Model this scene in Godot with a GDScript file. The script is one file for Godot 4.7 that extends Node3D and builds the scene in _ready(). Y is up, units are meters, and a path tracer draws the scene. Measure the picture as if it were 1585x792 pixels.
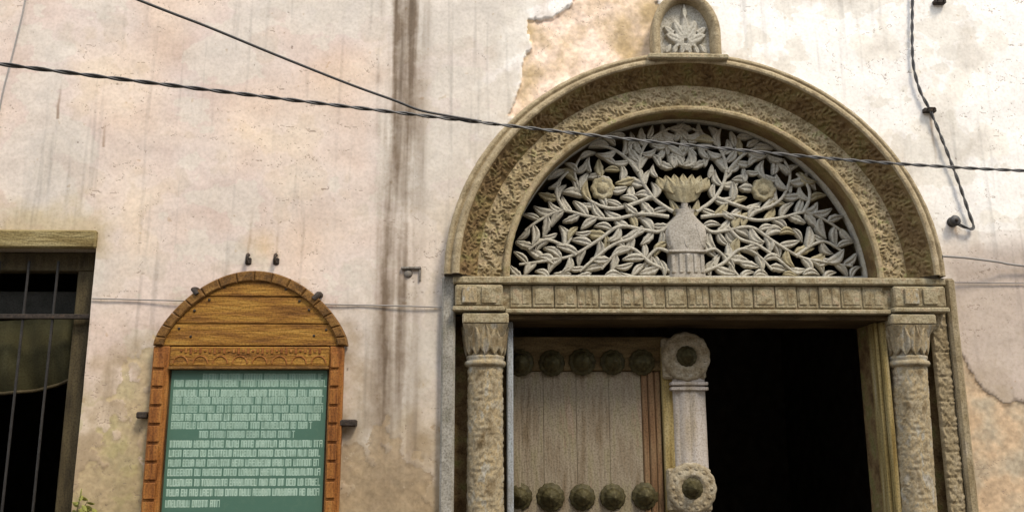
extends Node3D

# ------------------------------------------------------------------ geometry helpers
class Geo:
	var v := PackedVector3Array()
	var n := PackedVector3Array()
	var uv := PackedVector2Array()
	var ix := PackedInt32Array()

	func face(p: PackedVector3Array, out: Vector3) -> void:          # flat polygon of 3 or more corners
		var nn := (p[2] - p[0]).cross(p[1] - p[0])
		if nn.length() < 1e-12:
			return
		nn = nn.normalized()
		if nn.dot(out) < 0.0:
			p.reverse()
			nn = -nn
		var b := v.size()
		for q in p:
			v.append(q); n.append(nn); uv.append(Vector2(q.x, q.y))
		for k in range(1, p.size() - 1):
			ix.append(b); ix.append(b + k); ix.append(b + k + 1)

	func box(lo: Vector3, hi: Vector3, bev := 0.004) -> void:
		var c := (lo + hi) * 0.5
		var h := (hi - lo) * 0.5
		var b: float = min(bev, min(h.x, min(h.y, h.z)) * 0.45)
		for k in 3:
			var l := (k + 1) % 3
			var m := (k + 2) % 3
			for s in [-1.0, 1.0]:
				var o := Vector3.ZERO
				o[k] = s
				var f := PackedVector3Array()
				for w in [[-1, -1], [-1, 1], [1, 1], [1, -1]]:
					var q := Vector3.ZERO
					q[k] = s * h[k]; q[l] = w[0] * (h[l] - b); q[m] = w[1] * (h[m] - b)
					f.append(c + q)
				face(f, o)
				for t in [-1.0, 1.0]:                                 # edge strip between faces k and l
					var e := PackedVector3Array()
					for w in [[0, -1], [0, 1], [1, 1], [1, -1]]:
						var q := Vector3.ZERO
						q[k] = s * (h[k] - (b if w[0] == 1 else 0.0))
						q[l] = t * (h[l] - (0.0 if w[0] == 1 else b))
						q[m] = w[1] * (h[m] - b)
						e.append(c + q)
					var oo := Vector3.ZERO
					oo[k] = s; oo[l] = t
					face(e, oo)
		for sx in [-1.0, 1.0]:
			for sy in [-1.0, 1.0]:
				for sz in [-1.0, 1.0]:
					var a := Vector3(sx, sy, sz)
					face(PackedVector3Array([c + a * Vector3(h.x, h.y - b, h.z - b), c + a * Vector3(h.x - b, h.y, h.z - b), c + a * Vector3(h.x - b, h.y - b, h.z)]), a)

	func prism(poly: PackedVector2Array, z0: float, z1: float, bev := 0.004) -> void:   # outline with a bevelled front edge
		var cnt := poly.size()
		if not Geometry2D.is_polygon_clockwise(poly):
			poly.reverse()
		var ins := PackedVector2Array()
		for i in cnt:
			var a := (poly[i] - poly[(i + cnt - 1) % cnt]).normalized()
			var b := (poly[(i + 1) % cnt] - poly[i]).normalized()
			var na := Vector2(a.y, -a.x)
			var nb := Vector2(b.y, -b.x)
			var m := (na + nb)
			m = m / max(0.4, 1.0 + na.dot(nb))
			ins.append(poly[i] + m * bev)
		var test := ins if Geometry2D.is_point_in_polygon(ins[0], poly) else PackedVector2Array()
		if test.is_empty():
			ins.clear()
			for i in cnt:
				var a := (poly[i] - poly[(i + cnt - 1) % cnt]).normalized()
				var b := (poly[(i + 1) % cnt] - poly[i]).normalized()
				var m := (Vector2(-a.y, a.x) + Vector2(-b.y, b.x))
				ins.append(poly[i] + m / max(0.4, 1.0 + a.dot(b)) * bev)
		var tr := Geometry2D.triangulate_polygon(ins)
		for k in range(0, tr.size(), 3):
			face(PackedVector3Array([Vector3(ins[tr[k]].x, ins[tr[k]].y, z1), Vector3(ins[tr[k + 1]].x, ins[tr[k + 1]].y, z1), Vector3(ins[tr[k + 2]].x, ins[tr[k + 2]].y, z1)]), Vector3.BACK)
			face(PackedVector3Array([Vector3(ins[tr[k]].x, ins[tr[k]].y, z0), Vector3(ins[tr[k + 1]].x, ins[tr[k + 1]].y, z0), Vector3(ins[tr[k + 2]].x, ins[tr[k + 2]].y, z0)]), Vector3.FORWARD)
		for i in cnt:
			var j := (i + 1) % cnt
			var d := (poly[j] - poly[i])
			var o := Vector3(-d.y, d.x, 0) if (ins[i] - poly[i]).dot(Vector2(-d.y, d.x)) < 0 else Vector3(d.y, -d.x, 0)
			face(PackedVector3Array([Vector3(poly[i].x, poly[i].y, z0), Vector3(poly[j].x, poly[j].y, z0), Vector3(poly[j].x, poly[j].y, z1 - bev), Vector3(poly[i].x, poly[i].y, z1 - bev)]), o)
			face(PackedVector3Array([Vector3(poly[i].x, poly[i].y, z1 - bev), Vector3(poly[j].x, poly[j].y, z1 - bev), Vector3(ins[j].x, ins[j].y, z1), Vector3(ins[i].x, ins[i].y, z1)]), o + Vector3(0, 0, o.length()))

	func sheet(p: PackedVector3Array, nu: int, nv: int, uvs := PackedVector2Array(), skip := PackedByteArray(), flip := false) -> void:   # smooth grid of nu columns, nv rows
		var b := v.size()
		var nn := PackedVector3Array()
		nn.resize(p.size())
		for j in nv:
			for i in nu:
				var e := p[j * nu + mini(i + 1, nu - 1)] - p[j * nu + maxi(i - 1, 0)]
				var f := p[mini(j + 1, nv - 1) * nu + i] - p[maxi(j - 1, 0) * nu + i]
				var c := e.cross(f)
				nn[j * nu + i] = (-c if flip else c).normalized()
		v.append_array(p)
		n.append_array(nn)
		if uvs.size() == p.size():
			uv.append_array(uvs)
		else:
			for q in p:
				uv.append(Vector2(q.x, q.y))
		for j in nv - 1:
			for i in nu - 1:
				if skip.size() and skip[j * nu + i]:
					continue
				var a := b + j * nu + i
				if flip:
					ix.append_array(PackedInt32Array([a, a + 1, a + nu + 1, a, a + nu + 1, a + nu]))
				else:
					ix.append_array(PackedInt32Array([a, a + nu + 1, a + 1, a, a + nu, a + nu + 1]))

	func tube(pts: PackedVector3Array, r: float, sides := 7, taper := 1.0) -> void:
		var p := PackedVector3Array()
		var up := Vector3(0.13, 0.29, 0.95).normalized()
		for k in pts.size():
			var d := (pts[mini(k + 1, pts.size() - 1)] - pts[maxi(k - 1, 0)]).normalized()
			var x := up.cross(d)
			if x.length() < 0.05:
				x = Vector3.RIGHT.cross(d)
			x = x.normalized()
			up = d.cross(x).normalized()
			var rr: float = r * lerpf(1.0, taper, float(k) / max(1, pts.size() - 1))
			for s in sides + 1:
				var a := TAU * s / sides
				p.append(pts[k] + (x * cos(a) + up * sin(a)) * rr)
		sheet(p, sides + 1, pts.size())
		for e in [0, pts.size() - 1]:
			var cap := PackedVector3Array()
			for s in sides:
				cap.append(p[e * (sides + 1) + s])
			var dd := pts[0] - pts[1] if e == 0 else pts[e] - pts[e - 1]
			face(cap, dd)

	func lathe(prof: PackedVector2Array, segs: int, lobes := 0, depth := 0.0, axis_z := true) -> void:   # (radius, height) round z or y
		var p := PackedVector3Array()
		for q in prof:
			for s in segs + 1:
				var a := TAU * s / segs
				var r := q.x * (1.0 + depth * (absf(cos(a * lobes * 0.5)) - 0.5) * (1.0 if lobes else 0.0))
				p.append(Vector3(cos(a) * r, sin(a) * r, q.y) if axis_z else Vector3(cos(a) * r, q.y, -sin(a) * r))
		sheet(p, segs + 1, prof.size())

	func mesh() -> ArrayMesh:
		var a := []
		a.resize(Mesh.ARRAY_MAX)
		a[Mesh.ARRAY_VERTEX] = v
		a[Mesh.ARRAY_NORMAL] = n
		a[Mesh.ARRAY_TEX_UV] = uv
		a[Mesh.ARRAY_INDEX] = ix
		var m := ArrayMesh.new()
		m.add_surface_from_arrays(Mesh.PRIMITIVE_TRIANGLES, a)
		return m


# A carved height map (0..1) that repeats along its width.
class Relief:
	var w: int
	var h: int
	var a := PackedFloat32Array()

	func _init(ww: int, hh: int) -> void:
		w = ww; h = hh
		a.resize(w * h)

	func leaf(cx: float, cy: float, ln: float, wd: float, ang: float, ht := 1.0) -> void:
		var r := int(ln * 0.5) + 2
		var ca := cos(ang)
		var sa := sin(ang)
		for y in range(maxi(0, int(cy) - r), mini(h, int(cy) + r + 1)):
			for x in range(int(cx) - r, int(cx) + r + 1):
				var dx := x - cx
				var dy := y - cy
				var s := (dx * ca + dy * sa) / (ln * 0.5)
				if absf(s) >= 1.0:
					continue
				var half := wd * 0.5 * pow(1.0 - s * s, 0.7) * (1.0 - 0.25 * s)
				var t := absf(-dx * sa + dy * ca) / maxf(half, 0.01)
				if t >= 1.0:
					continue
				var z := ht * (0.55 + 0.45 * sqrt(1.0 - t * t)) * (0.82 if t < 0.16 else 1.0)
				var k := y * w + posmod(x, w)
				if z > a[k]:
					a[k] = z

	func dome(cx: float, cy: float, r: float, ht := 1.0, hole := 0.0) -> void:
		for y in range(maxi(0, int(cy - r)), mini(h, int(cy + r) + 2)):
			for x in range(int(cx - r), int(cx + r) + 2):
				var d := Vector2(x - cx, y - cy).length() / r
				if d >= 1.0:
					continue
				var z := ht * (0.5 + 0.5 * sqrt(1.0 - d * d))
				if d < hole:
					z *= 0.35
				var k := y * w + posmod(x, w)
				if z > a[k]:
					a[k] = z

	func at(u: float, vv: float) -> float:
		var x := u * w
		var y := clampf(vv, 0.0, 1.0) * (h - 1)
		var x0 := int(floor(x))
		var y0 := mini(int(y), h - 2)
		var fx := x - x0
		var fy := y - y0
		var i0 := posmod(x0, w)
		var i1 := posmod(x0 + 1, w)
		return lerpf(lerpf(a[y0 * w + i0], a[y0 * w + i1], fx), lerpf(a[(y0 + 1) * w + i0], a[(y0 + 1) * w + i1], fx), fy)


var M := {}
var used := {}
var rng := RandomNumberGenerator.new()
const CX := 1.145            # middle of the doorway
const SPRING := 2.515        # height at which the arch springs
const FLAT := 0.943          # height of the arch over its half width


func numbered(called: String, parent: Node) -> String:
	var key := str(parent.get_instance_id()) + called
	var k: int = used.get(key, 0)
	used[key] = k + 1
	return called if k == 0 else "%s_%03d" % [called, k]


func part(called: String, mesh: Mesh, mat: Material, parent: Node, at := Vector3.ZERO, turn := Vector3.ZERO) -> MeshInstance3D:
	var o := MeshInstance3D.new()
	o.name = numbered(called, parent)
	o.mesh = mesh
	o.material_override = mat
	o.position = at
	o.rotation = turn
	parent.add_child(o, true)
	return o


func thing(called: String, label: String, category: String, at := Vector3.ZERO, group := "") -> Node3D:
	var o := Node3D.new()
	o.name = numbered(called, self)
	add_child(o, true)
	o.position = at
	tag(o, label, category, group)
	return o


func tag(o: Node, label: String, category: String, group := "") -> void:
	o.set_meta("label", label)
	o.set_meta("category", category)
	if group:
		o.set_meta("group", group)


func boxm(lo: Vector3, hi: Vector3, bev := 0.004) -> ArrayMesh:
	var g := Geo.new()
	g.box(lo, hi, bev)
	return g.mesh()


# ------------------------------------------------------------------ materials
func noise_tex(freq: float, sd: int, cols: Array, oct := 5, kind := FastNoiseLite.TYPE_SIMPLEX_SMOOTH, side := 512) -> NoiseTexture2D:
	var f := FastNoiseLite.new()
	f.noise_type = kind
	f.seed = sd
	f.frequency = freq
	f.fractal_octaves = oct
	f.fractal_gain = 0.58
	var t := NoiseTexture2D.new()
	t.width = side
	t.height = side
	t.seamless = true
	t.noise = f
	if cols.size():
		var g := Gradient.new()
		var off := PackedFloat32Array()
		var cc := PackedColorArray()
		for c in cols:
			off.append(c[0])
			cc.append(Color(c[1], c[2], c[3]).linear_to_srgb())
		g.offsets = off
		g.colors = cc
		t.color_ramp = g
	return t


func weathered(called: String, freq: float, sd: int, cols: Array, scale: Vector3, bump := 0.3, rough := 0.9, grit := true) -> StandardMaterial3D:
	var m := StandardMaterial3D.new()
	m.resource_name = called
	m.albedo_texture = noise_tex(freq, sd, cols)
	m.uv1_triplanar = true
	m.uv1_world_triplanar = true
	m.uv1_scale = scale
	m.roughness = rough
	m.metallic_specular = 0.35
	m.heightmap_enabled = true
	m.heightmap_texture = M.bump
	m.heightmap_scale = bump
	if grit:
		m.detail_enabled = true
		m.detail_blend_mode = BaseMaterial3D.BLEND_MODE_MUL
		m.detail_albedo = M.grit
		m.detail_uv_layer = BaseMaterial3D.DETAIL_UV_2
		m.uv2_triplanar = true
		m.uv2_world_triplanar = true
		m.uv2_scale = Vector3(2.3, 2.3, 2.3)
	return m


func make_materials() -> void:
	M.bump = noise_tex(0.03, 5, [], 5)
	M.grit = noise_tex(0.06, 9, [[0.0, 0.42, 0.40, 0.36], [0.35, 0.75, 0.74, 0.72], [0.55, 0.95, 0.95, 0.95], [1.0, 1.0, 1.0, 1.0]], 5)
	M.arch = weathered("ochre weathered carving", 0.012, 11, [[0, 0.143, 0.103, 0.046], [0.3, 0.275, 0.206, 0.109], [0.5, 0.374, 0.304, 0.18], [0.68, 0.408, 0.31, 0.193], [0.82, 0.308, 0.292, 0.128], [1, 0.484, 0.368, 0.283]], Vector3(1.1, 1.1, 1.1), 0.5)
	M.cavetto = weathered("brown carving with painted shade", 0.012, 12, [[0, 0.076, 0.044, 0.016], [0.35, 0.164, 0.103, 0.046], [0.6, 0.232, 0.165, 0.073], [0.8, 0.177, 0.159, 0.054], [1, 0.314, 0.22, 0.139]], Vector3(1.1, 1.1, 1.1), 0.5)  # brown darkened to paint in the shade of the arch hollow
	M.rim = weathered("grey brown moulding", 0.014, 13, [[0, 0.174, 0.126, 0.069], [0.4, 0.319, 0.251, 0.15], [0.65, 0.392, 0.313, 0.194], [1, 0.551, 0.459, 0.324]], Vector3(1.3, 1.3, 1.3), 0.4)
	M.screen = weathered("pale fretwork", 0.014, 14, [[0.0, 0.3, 0.27, 0.215], [0.4, 0.415, 0.385, 0.32], [0.65, 0.465, 0.435, 0.37], [0.85, 0.45, 0.42, 0.33], [1.0, 0.54, 0.51, 0.45]], Vector3(1.4, 1.4, 1.4), 0.25)
	M.basket = weathered("yellowed fretwork", 0.014, 15, [[0.0, .25, .205, .12], [0.5, .36, .31, .195], [1.0, .44, .40, .29]], Vector3(1.4, 1.4, 1.4), 0.25)
	M.vase = weathered("lilac grey fretwork", 0.014, 16, [[0.0, 0.3, 0.27, 0.225], [0.5, 0.39, 0.355, 0.305], [1.0, 0.47, 0.43, 0.38]], Vector3(1.4, 1.4, 1.4), 0.25)
	M.lintel = weathered("dusty lintel", 0.013, 17, [[0, 0.154, 0.108, 0.054], [0.35, 0.275, 0.222, 0.132], [0.6, 0.352, 0.302, 0.198], [0.85, 0.363, 0.268, 0.168], [1, 0.451, 0.410, 0.312]], Vector3(1.5, 1.5, 1.5), 0.4)
	M.column = weathered("rusty ochre column", 0.014, 18, [[0.0, 0.099, 0.063, 0.025], [0.25, 0.22, 0.165, 0.094], [0.45, 0.319, 0.268, 0.181], [0.6, 0.363, 0.274, 0.15], [0.75, 0.341, 0.314, 0.25], [1.0, 0.462, 0.422, 0.4]], Vector3(1.6, 0.7, 1.6), 0.5)
	M.strip = weathered("grey plaster strip", 0.013, 19, [[0.0, .17, .16, .12], [0.4, .27, .25, .21], [0.7, .33, .31, .27], [1.0, .42, .40, .37]], Vector3(1.2, 0.6, 1.2), 0.5)
	M.strip_tan = weathered("tan carved strip", 0.013, 20, [[0.0, .15, .105, .05], [0.4, .26, .205, .12], [0.7, .32, .26, .165], [1.0, .42, .36, .28]], Vector3(1.4, 0.7, 1.4), 0.5)
	M.jamb = weathered("ochre door jamb", 0.012, 21, [[0.0, .15, .095, .025], [0.4, .27, .20, .075], [0.7, .34, .27, .13], [1.0, .41, .35, .23]], Vector3(3.0, 0.25, 3.0), 0.4)
	M.leaf = weathered("faded door timber", 0.010, 22, [[0.0, 0.15, 0.11, 0.065], [0.3, 0.22, 0.175, 0.12], [0.5, 0.26, 0.215, 0.155], [0.7, 0.235, 0.2, 0.125], [0.85, 0.27, 0.2, 0.14], [1.0, 0.32, 0.265, 0.2]], Vector3(2.6, 0.35, 2.6), 0.35, 0.8)
	M.rail = weathered("dark brown rail", 0.010, 23, [[0.0, .03, .017, .006], [0.5, .07, .043, .016], [1.0, .125, .085, .038]], Vector3(0.5, 3.0, 3.0), 0.4, 0.75)
	M.reed = weathered("reddish reeds", 0.010, 24, [[0.0, .11, .055, .025], [0.5, .19, .11, .055], [1.0, .24, .175, .095]], Vector3(3.0, 0.3, 3.0), 0.3, 0.8)
	M.post = weathered("whitened post", 0.011, 25, [[0, 0.275, 0.219, 0.138], [0.4, 0.388, 0.331, 0.263], [0.7, 0.450, 0.400, 0.356], [1, 0.525, 0.475, 0.438]], Vector3(2.0, 0.4, 2.0), 0.3, 0.8)
	M.blue = weathered("pale blue limewashed timber", 0.011, 43, [[0.0, .20, .19, .17], [0.4, .30, .31, .32], [0.7, .34, .37, .39], [1.0, .40, .43, .44]], Vector3(2.0, 0.4, 2.0), 0.3, 0.85)
	M.top_rail = weathered("brown top rail", 0.010, 44, [[0.0, .06, .038, .014], [0.5, .125, .085, .036], [1.0, .20, .145, .07]], Vector3(0.5, 3.0, 3.0), 0.4, 0.75)
	M.stile = weathered("brown window stile", 0.010, 45, [[0.0, 0.03, 0.022, 0.01], [0.5, 0.063, 0.047, 0.021], [1.0, 0.096, 0.075, 0.036]], Vector3(2.5, 0.5, 2.5), 0.3, 0.75)
	M.plaque = weathered("dusty grey bracket", 0.02, 46, [[0.0, .15, .13, .11], [1.0, .27, .245, .215]], Vector3(3, 3, 3), 0.2, 0.8)
	M.rosette = weathered("pale carved rosette", 0.014, 26, [[0, 0.156, 0.114, 0.060], [0.4, 0.300, 0.246, 0.162], [0.7, 0.360, 0.312, 0.228], [1, 0.456, 0.408, 0.336]], Vector3(2.0, 2.0, 2.0), 0.4)
	M.boss = weathered("tarnished boss", 0.02, 27, [[0, 0.024, 0.019, 0.008], [0.5, 0.061, 0.050, 0.019], [0.8, 0.095, 0.081, 0.035], [1, 0.162, 0.142, 0.081]], Vector3(3, 3, 3), 0.2, 0.55)
	M.boss.metallic = 0.2
	M.boss.roughness = 0.6
	M.sign = weathered("orange brown board", 0.010, 28, [[0, 0.106, 0.042, 0.007], [0.35, 0.224, 0.099, 0.016], [0.6, 0.306, 0.15, 0.024], [0.8, 0.344, 0.182, 0.033], [1, 0.4, 0.233, 0.061]], Vector3(0.45, 3.4, 3.4), 0.3, 0.7)
	M.sign_side = weathered("orange brown stile", 0.010, 29, [[0, 0.1, 0.033, 0.007], [0.35, 0.238, 0.086, 0.018], [0.65, 0.326, 0.134, 0.029], [1, 0.377, 0.198, 0.062]], Vector3(3.4, 0.5, 3.4), 0.3, 0.7)
	M.sign_rim = weathered("dark board rim", 0.012, 30, [[0.0, 0.066, 0.032, 0.008], [0.5, 0.176, 0.084, 0.019], [1.0, 0.264, 0.142, 0.036]], Vector3(2, 2, 2), 0.3, 0.7)
	M.beam = weathered("ochre window beam", 0.010, 31, [[0.0, .13, .09, .03], [0.5, .24, .185, .08], [1.0, .32, .265, .14]], Vector3(0.5, 3.0, 3.0), 0.4)
	M.frame = weathered("dark window timber", 0.010, 32, [[0.0, .028, .019, .009], [0.5, .062, .044, .020], [1.0, .10, .076, .036]], Vector3(2.5, 0.5, 2.5), 0.3, 0.75)
	M.iron = weathered("rusted iron", 0.02, 33, [[0.0, .022, .016, .012], [0.6, .045, .034, .026], [1.0, .10, .055, .03]], Vector3(3, 3, 3), 0.2, 0.7)
	M.bar = weathered("grey iron bar", 0.02, 34, [[0.0, 0.016, 0.014, 0.013], [0.6, 0.032, 0.029, 0.026], [1.0, 0.06, 0.048, 0.038]], Vector3(3, 1, 3), 0.1, 0.6)
	M.cloth = weathered("olive cloth", 0.012, 35, [[0.0, 0.025, 0.022, 0.008], [0.5, 0.047, 0.042, 0.017], [1.0, 0.072, 0.067, 0.031]], Vector3(1.2, 0.6, 1.2), 0.2, 0.95)
	M.cloth_grey = weathered("grey cloth", 0.012, 36, [[0.0, 0.021, 0.022, 0.018], [1.0, 0.045, 0.043, 0.038]], Vector3(1.2, 1.2, 1.2), 0.2, 0.95)
	M.cable = StandardMaterial3D.new()
	M.cable.albedo_color = Color(.035, .033, .032).linear_to_srgb()
	M.cable.roughness = 0.55
	M.cable_grey = StandardMaterial3D.new()
	M.cable_grey.albedo_color = Color(.075, .07, .066).linear_to_srgb()
	M.cable_grey.roughness = 0.6
	M.wire = StandardMaterial3D.new()
	M.wire.albedo_color = Color(.25, .23, .21).linear_to_srgb()
	M.wire.roughness = 0.8
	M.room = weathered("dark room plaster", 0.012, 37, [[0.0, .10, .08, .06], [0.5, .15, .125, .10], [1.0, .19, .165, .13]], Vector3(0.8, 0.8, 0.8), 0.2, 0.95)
	M.house = weathered("lime plaster of the street", 0.012, 38, [[0.0, .27, .22, .17], [0.5, .38, .32, .25], [1.0, .46, .40, .33]], Vector3(0.5, 0.5, 0.5), 0.4, 0.95)
	M.roofing = weathered("grey roof", 0.012, 39, [[0.0, .16, .14, .12], [1.0, .28, .25, .22]], Vector3(0.6, 0.6, 0.6), 0.4)
	M.street = weathered("dusty street", 0.012, 40, [[0.0, .10, .085, .07], [0.5, .15, .13, .105], [1.0, .20, .175, .145]], Vector3(0.4, 0.4, 0.4), 0.5, 0.95)
	M.weed = weathered("weed green", 0.02, 41, [[0.0, .12, .12, .025], [0.5, .21, .21, .045], [1.0, .32, .30, .09]], Vector3(3, 3, 3), 0.1, 0.7, false)
	M.weed.backlight_enabled = true
	M.weed.backlight = Color(.3, .35, .1)
	M.twig = weathered("weed twig", 0.02, 42, [[0.0, .06, .05, .03], [1.0, .14, .12, .06]], Vector3(3, 3, 3), 0.1, 0.9, false)


# ------------------------------------------------------------------ the wall's paint and relief
const WX0 := -3.2
const WX1 := 3.6
const WY0 := 0.9
const WY1 := 4.5
const TW := 1700
const TH := 900
var peel := PackedByteArray()      # 255 where the lime coat has come off
var height := PackedByteArray()


func noise_bytes(freq: float, sd: int, oct := 4, w := TW, h := TH, kind := FastNoiseLite.TYPE_SIMPLEX_SMOOTH) -> PackedByteArray:
	var f := FastNoiseLite.new()
	f.noise_type = kind
	f.seed = sd
	f.frequency = freq
	f.fractal_octaves = oct
	var im := f.get_image(w, h, false, false, true)
	if w != TW or h != TH:
		im.resize(TW, TH, Image.INTERPOLATE_CUBIC)
	im.convert(Image.FORMAT_L8)
	return im.get_data()


func edge_dist(p: Vector2, poly: PackedVector2Array) -> float:    # positive inside
	var best := 1e9
	var cnt := poly.size()
	for i in cnt:
		best = minf(best, Geometry2D.get_closest_point_to_segment(p, poly[i], poly[(i + 1) % cnt]).distance_to(p))
	return best if Geometry2D.is_point_in_polygon(p, poly) else -best


func wall_paint() -> StandardMaterial3D:
	var big := noise_bytes(0.004, 1, 3)
	var mid := noise_bytes(0.016, 2, 5)
	var fine := noise_bytes(0.09, 3, 4)
	var drip := noise_bytes(0.05, 4, 4, TW, 45)
	var cloud := noise_bytes(0.007, 6, 5)
	var chips := noise_bytes(0.035, 8, 5)
	var smear := noise_bytes(0.03, 21, 4, 425, TH)
	var rgb := PackedByteArray()
	rgb.resize(TW * TH * 3)
	peel.resize(TW * TH)
	height.resize(TW * TH)
	# where the lime coat has come off: outline, ragged edge width
	var zones := [
		[PackedVector2Array([Vector2(.16, 3.40), Vector2(.245, 3.56), Vector2(.262, 3.72), Vector2(.30, 3.80), Vector2(.29, 3.955), Vector2(.42, 3.985), Vector2(.52, 4.05), Vector2(.60, 4.18), Vector2(.62, 4.6), Vector2(1.02, 4.6), Vector2(1.02, 3.6), Vector2(.6, 3.3)]), 0.03, 0],
		[PackedVector2Array([Vector2(2.49, 2.20), Vector2(2.56, 2.06), Vector2(2.63, 1.94), Vector2(2.73, 1.88), Vector2(2.86, 1.87), Vector2(3.0, 1.94), Vector2(3.3, 1.7), Vector2(3.3, .8), Vector2(2.4, .8)]), 0.04, 1],
		[PackedVector2Array([Vector2(-1.98, 1.55), Vector2(-1.82, 1.72), Vector2(-1.78, 1.98), Vector2(-1.70, 2.13), Vector2(-1.55, 2.15), Vector2(-1.50, .8), Vector2(-1.98, .8)]), 0.09, 2],
		[PackedVector2Array([Vector2(-.68, 1.74), Vector2(-.55, 1.68), Vector2(-.43, 1.80), Vector2(-.35, 1.66), Vector2(-.27, 1.62), Vector2(-.17, 1.46), Vector2(-.15, .8), Vector2(-.72, .8)]), 0.09, 3],
	]
	var boxes := []
	for z in zones:
		var r := Rect2(z[0][0], Vector2.ZERO)
		for q in z[0]:
			r = r.expand(q)
		boxes.append(r.grow(0.12))
	var sx := (WX1 - WX0) / TW
	var sy := (WY1 - WY0) / TH
	for j in TH:
		var y := WY1 - (j + 0.5) * sy
		for i in TW:
			var x := WX0 + (i + 0.5) * sx
			var k := j * TW + i
			var nb := big[k] / 255.0 - 0.5
			var nm := mid[k] / 255.0 - 0.5
			var nf := fine[k] / 255.0 - 0.5
			var nd := drip[k] / 255.0 - 0.5
			var nc := cloud[k] / 255.0 - 0.5
			var nh := chips[k] / 255.0 - 0.5
			var ns := smear[k] / 255.0 - 0.5
			# limewash: pinkish beige on the left, cleaner and whiter above and to the right of the arch
			var white := clampf((x - 0.05 + nm * 0.9) / 0.35, 0.0, 1.0)
			var under := smoothstep(2.85, 2.45, y + nm * 0.5 + nb * 0.3)
			var left_white := clampf((x + 0.62 + nm * 0.2) / 0.2, 0.0, 1.0) * 0.45
			var c := Vector3(.808, .742, .695) + Vector3(.05, .075, .085) * nc * 1.4 + Vector3(.06, .03, -.03) * nb
			c = c.lerp(Vector3(.80, .775, .735), left_white)
			c = c.lerp(Vector3(.915, .895, .870), white * (1.0 - under * 0.85))
			# second, thinner coats: patches with outlines of their own
			if nc + nm * 0.5 > 0.12:
				c = c.lerp(c * Vector3(.965, .955, .93), clampf((nc + nm * 0.5 - 0.12) * 14.0, 0.0, 0.8))
			if nb + nm * 0.35 + ns * 0.25 < -0.14:
				c = c.lerp(Vector3(.82, .79, .735), 0.5)
			c = c.lerp(Vector3(.72, .685, .645), clampf((nc * 0.8 - nb + nm * 0.5 - 0.16) * 5.0, 0.0, 1.0) * 0.40)
			# cement repair low on the right
			if x > 2.46 and y < 2.78 + nm * 0.06:
				c = c.lerp(Vector3(.70, .635, .585), clampf((x - 2.47) * 12.0, 0.0, 1.0) * clampf((2.80 - y) * 6.0 + nm, 0.3, 1.0) * 0.75)
			# rising damp stains the foot of the wall brown and olive
			var damp := smoothstep(2.25, 1.30, y + nm * 0.9 + nc * 0.5 - (0.15 if x < -1.4 else 0.0))
			c = c.lerp(Vector3(.60, .525, .415), damp * (0.85 if x < 0.2 else 0.5))
			if nh + nm * 0.5 > 0.10 and y < 2.0 and x < -1.45:
				c = c.lerp(Vector3(.60, .575, .39), clampf((2.0 - y) * 1.5, 0.0, 0.5) * clampf((nh + nm * 0.5 - 0.10) * 14.0, 0.0, 1.0))
			# the long run of rain dirt
			var mx := -0.395 + 0.05 * sin(y * 2.1) * 0.3 + nm * 0.035
			var d := absf(x - mx)
			if d < 0.22:
				var band := smoothstep(0.17, 0.05, d + nm * 0.06)
				var lines := exp(-pow((x - mx + 0.055) / 0.022, 2.0)) * 0.75 + exp(-pow((x - mx - 0.03) / 0.028, 2.0)) * (0.7 if y > 3.2 else 0.35)
				var amt := clampf((band * 0.75 + lines * 0.55) * (0.62 + nd * 1.5 + nf * 0.4 + nm * 0.5), 0.0, 1.0)
				amt *= 1.0 - 0.12 * smoothstep(2.0, 1.4, y)
				c = c.lerp(Vector3(.44, .38, .32), amt * 0.95)
			# short rust runs and dull blots
			for h in [[-1.165, 2.60, .30], [-1.02, 2.60, .26], [2.50, 3.46, -.35], [2.575, 2.83, -.12], [-2.2, 3.35, .2], [-1.95, 3.2, .16]]:
				var dx := absf(x - h[0] + nm * 0.02)
				if dx < 0.02:
					var t: float = (y - h[1]) / h[2]
					if t > 0.0 and t < 1.0:
						c = c.lerp(Vector3(.50, .41, .33), clampf((1.0 - dx / 0.012) * (1.0 - t) * (0.6 + nd), 0.0, 0.6))
			var hb := Vector2((x + 1.09) / 0.13, (y - 2.66) / 0.10).length() + nm
			if hb < 1.0:
				c = c.lerp(Vector3(.80, .68, .53), (1.0 - hb) * 0.6)
			# stained plaster round the window beam
			if x < -1.80 and y > 2.60 and y < 3.02:
				var e := clampf(1.0 - (absf(y - 2.74) - 0.05) / 0.16 + nm * 1.2, 0.0, 1.0) * clampf((-1.84 - x) / 0.1, 0.0, 1.0)
				c = c.lerp(Vector3(.68, .61, .47), e * 0.6)
			# drips
			c *= 1.0 - clampf((nd - 0.16) * 0.40, 0.0, 0.11)
			c *= 1.0 + nf * 0.06 + nm * 0.05
			# loss of the lime coat
			var lost := 0.0
			var zone := -1
			for q in zones.size():
				if not boxes[q].has_point(Vector2(x, y)):
					continue
				var dd: float = edge_dist(Vector2(x, y), zones[q][0]) + (nm * 1.3 + nf * 0.4) * zones[q][1]
				if q >= 2:
					dd += nh * 0.30 - 0.035
				if dd > 0.0:
					lost = 1.0
					zone = q
			if zone < 0 and nh + nf * 0.25 > 0.41 - (0.09 if y < 1.9 else 0.0) and y > 1.0:
				lost = 1.0
				zone = 4
			var hgt := 0.62 + nm * 0.30 + nf * 0.16 + nc * 0.12 + ns * 0.05
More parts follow.
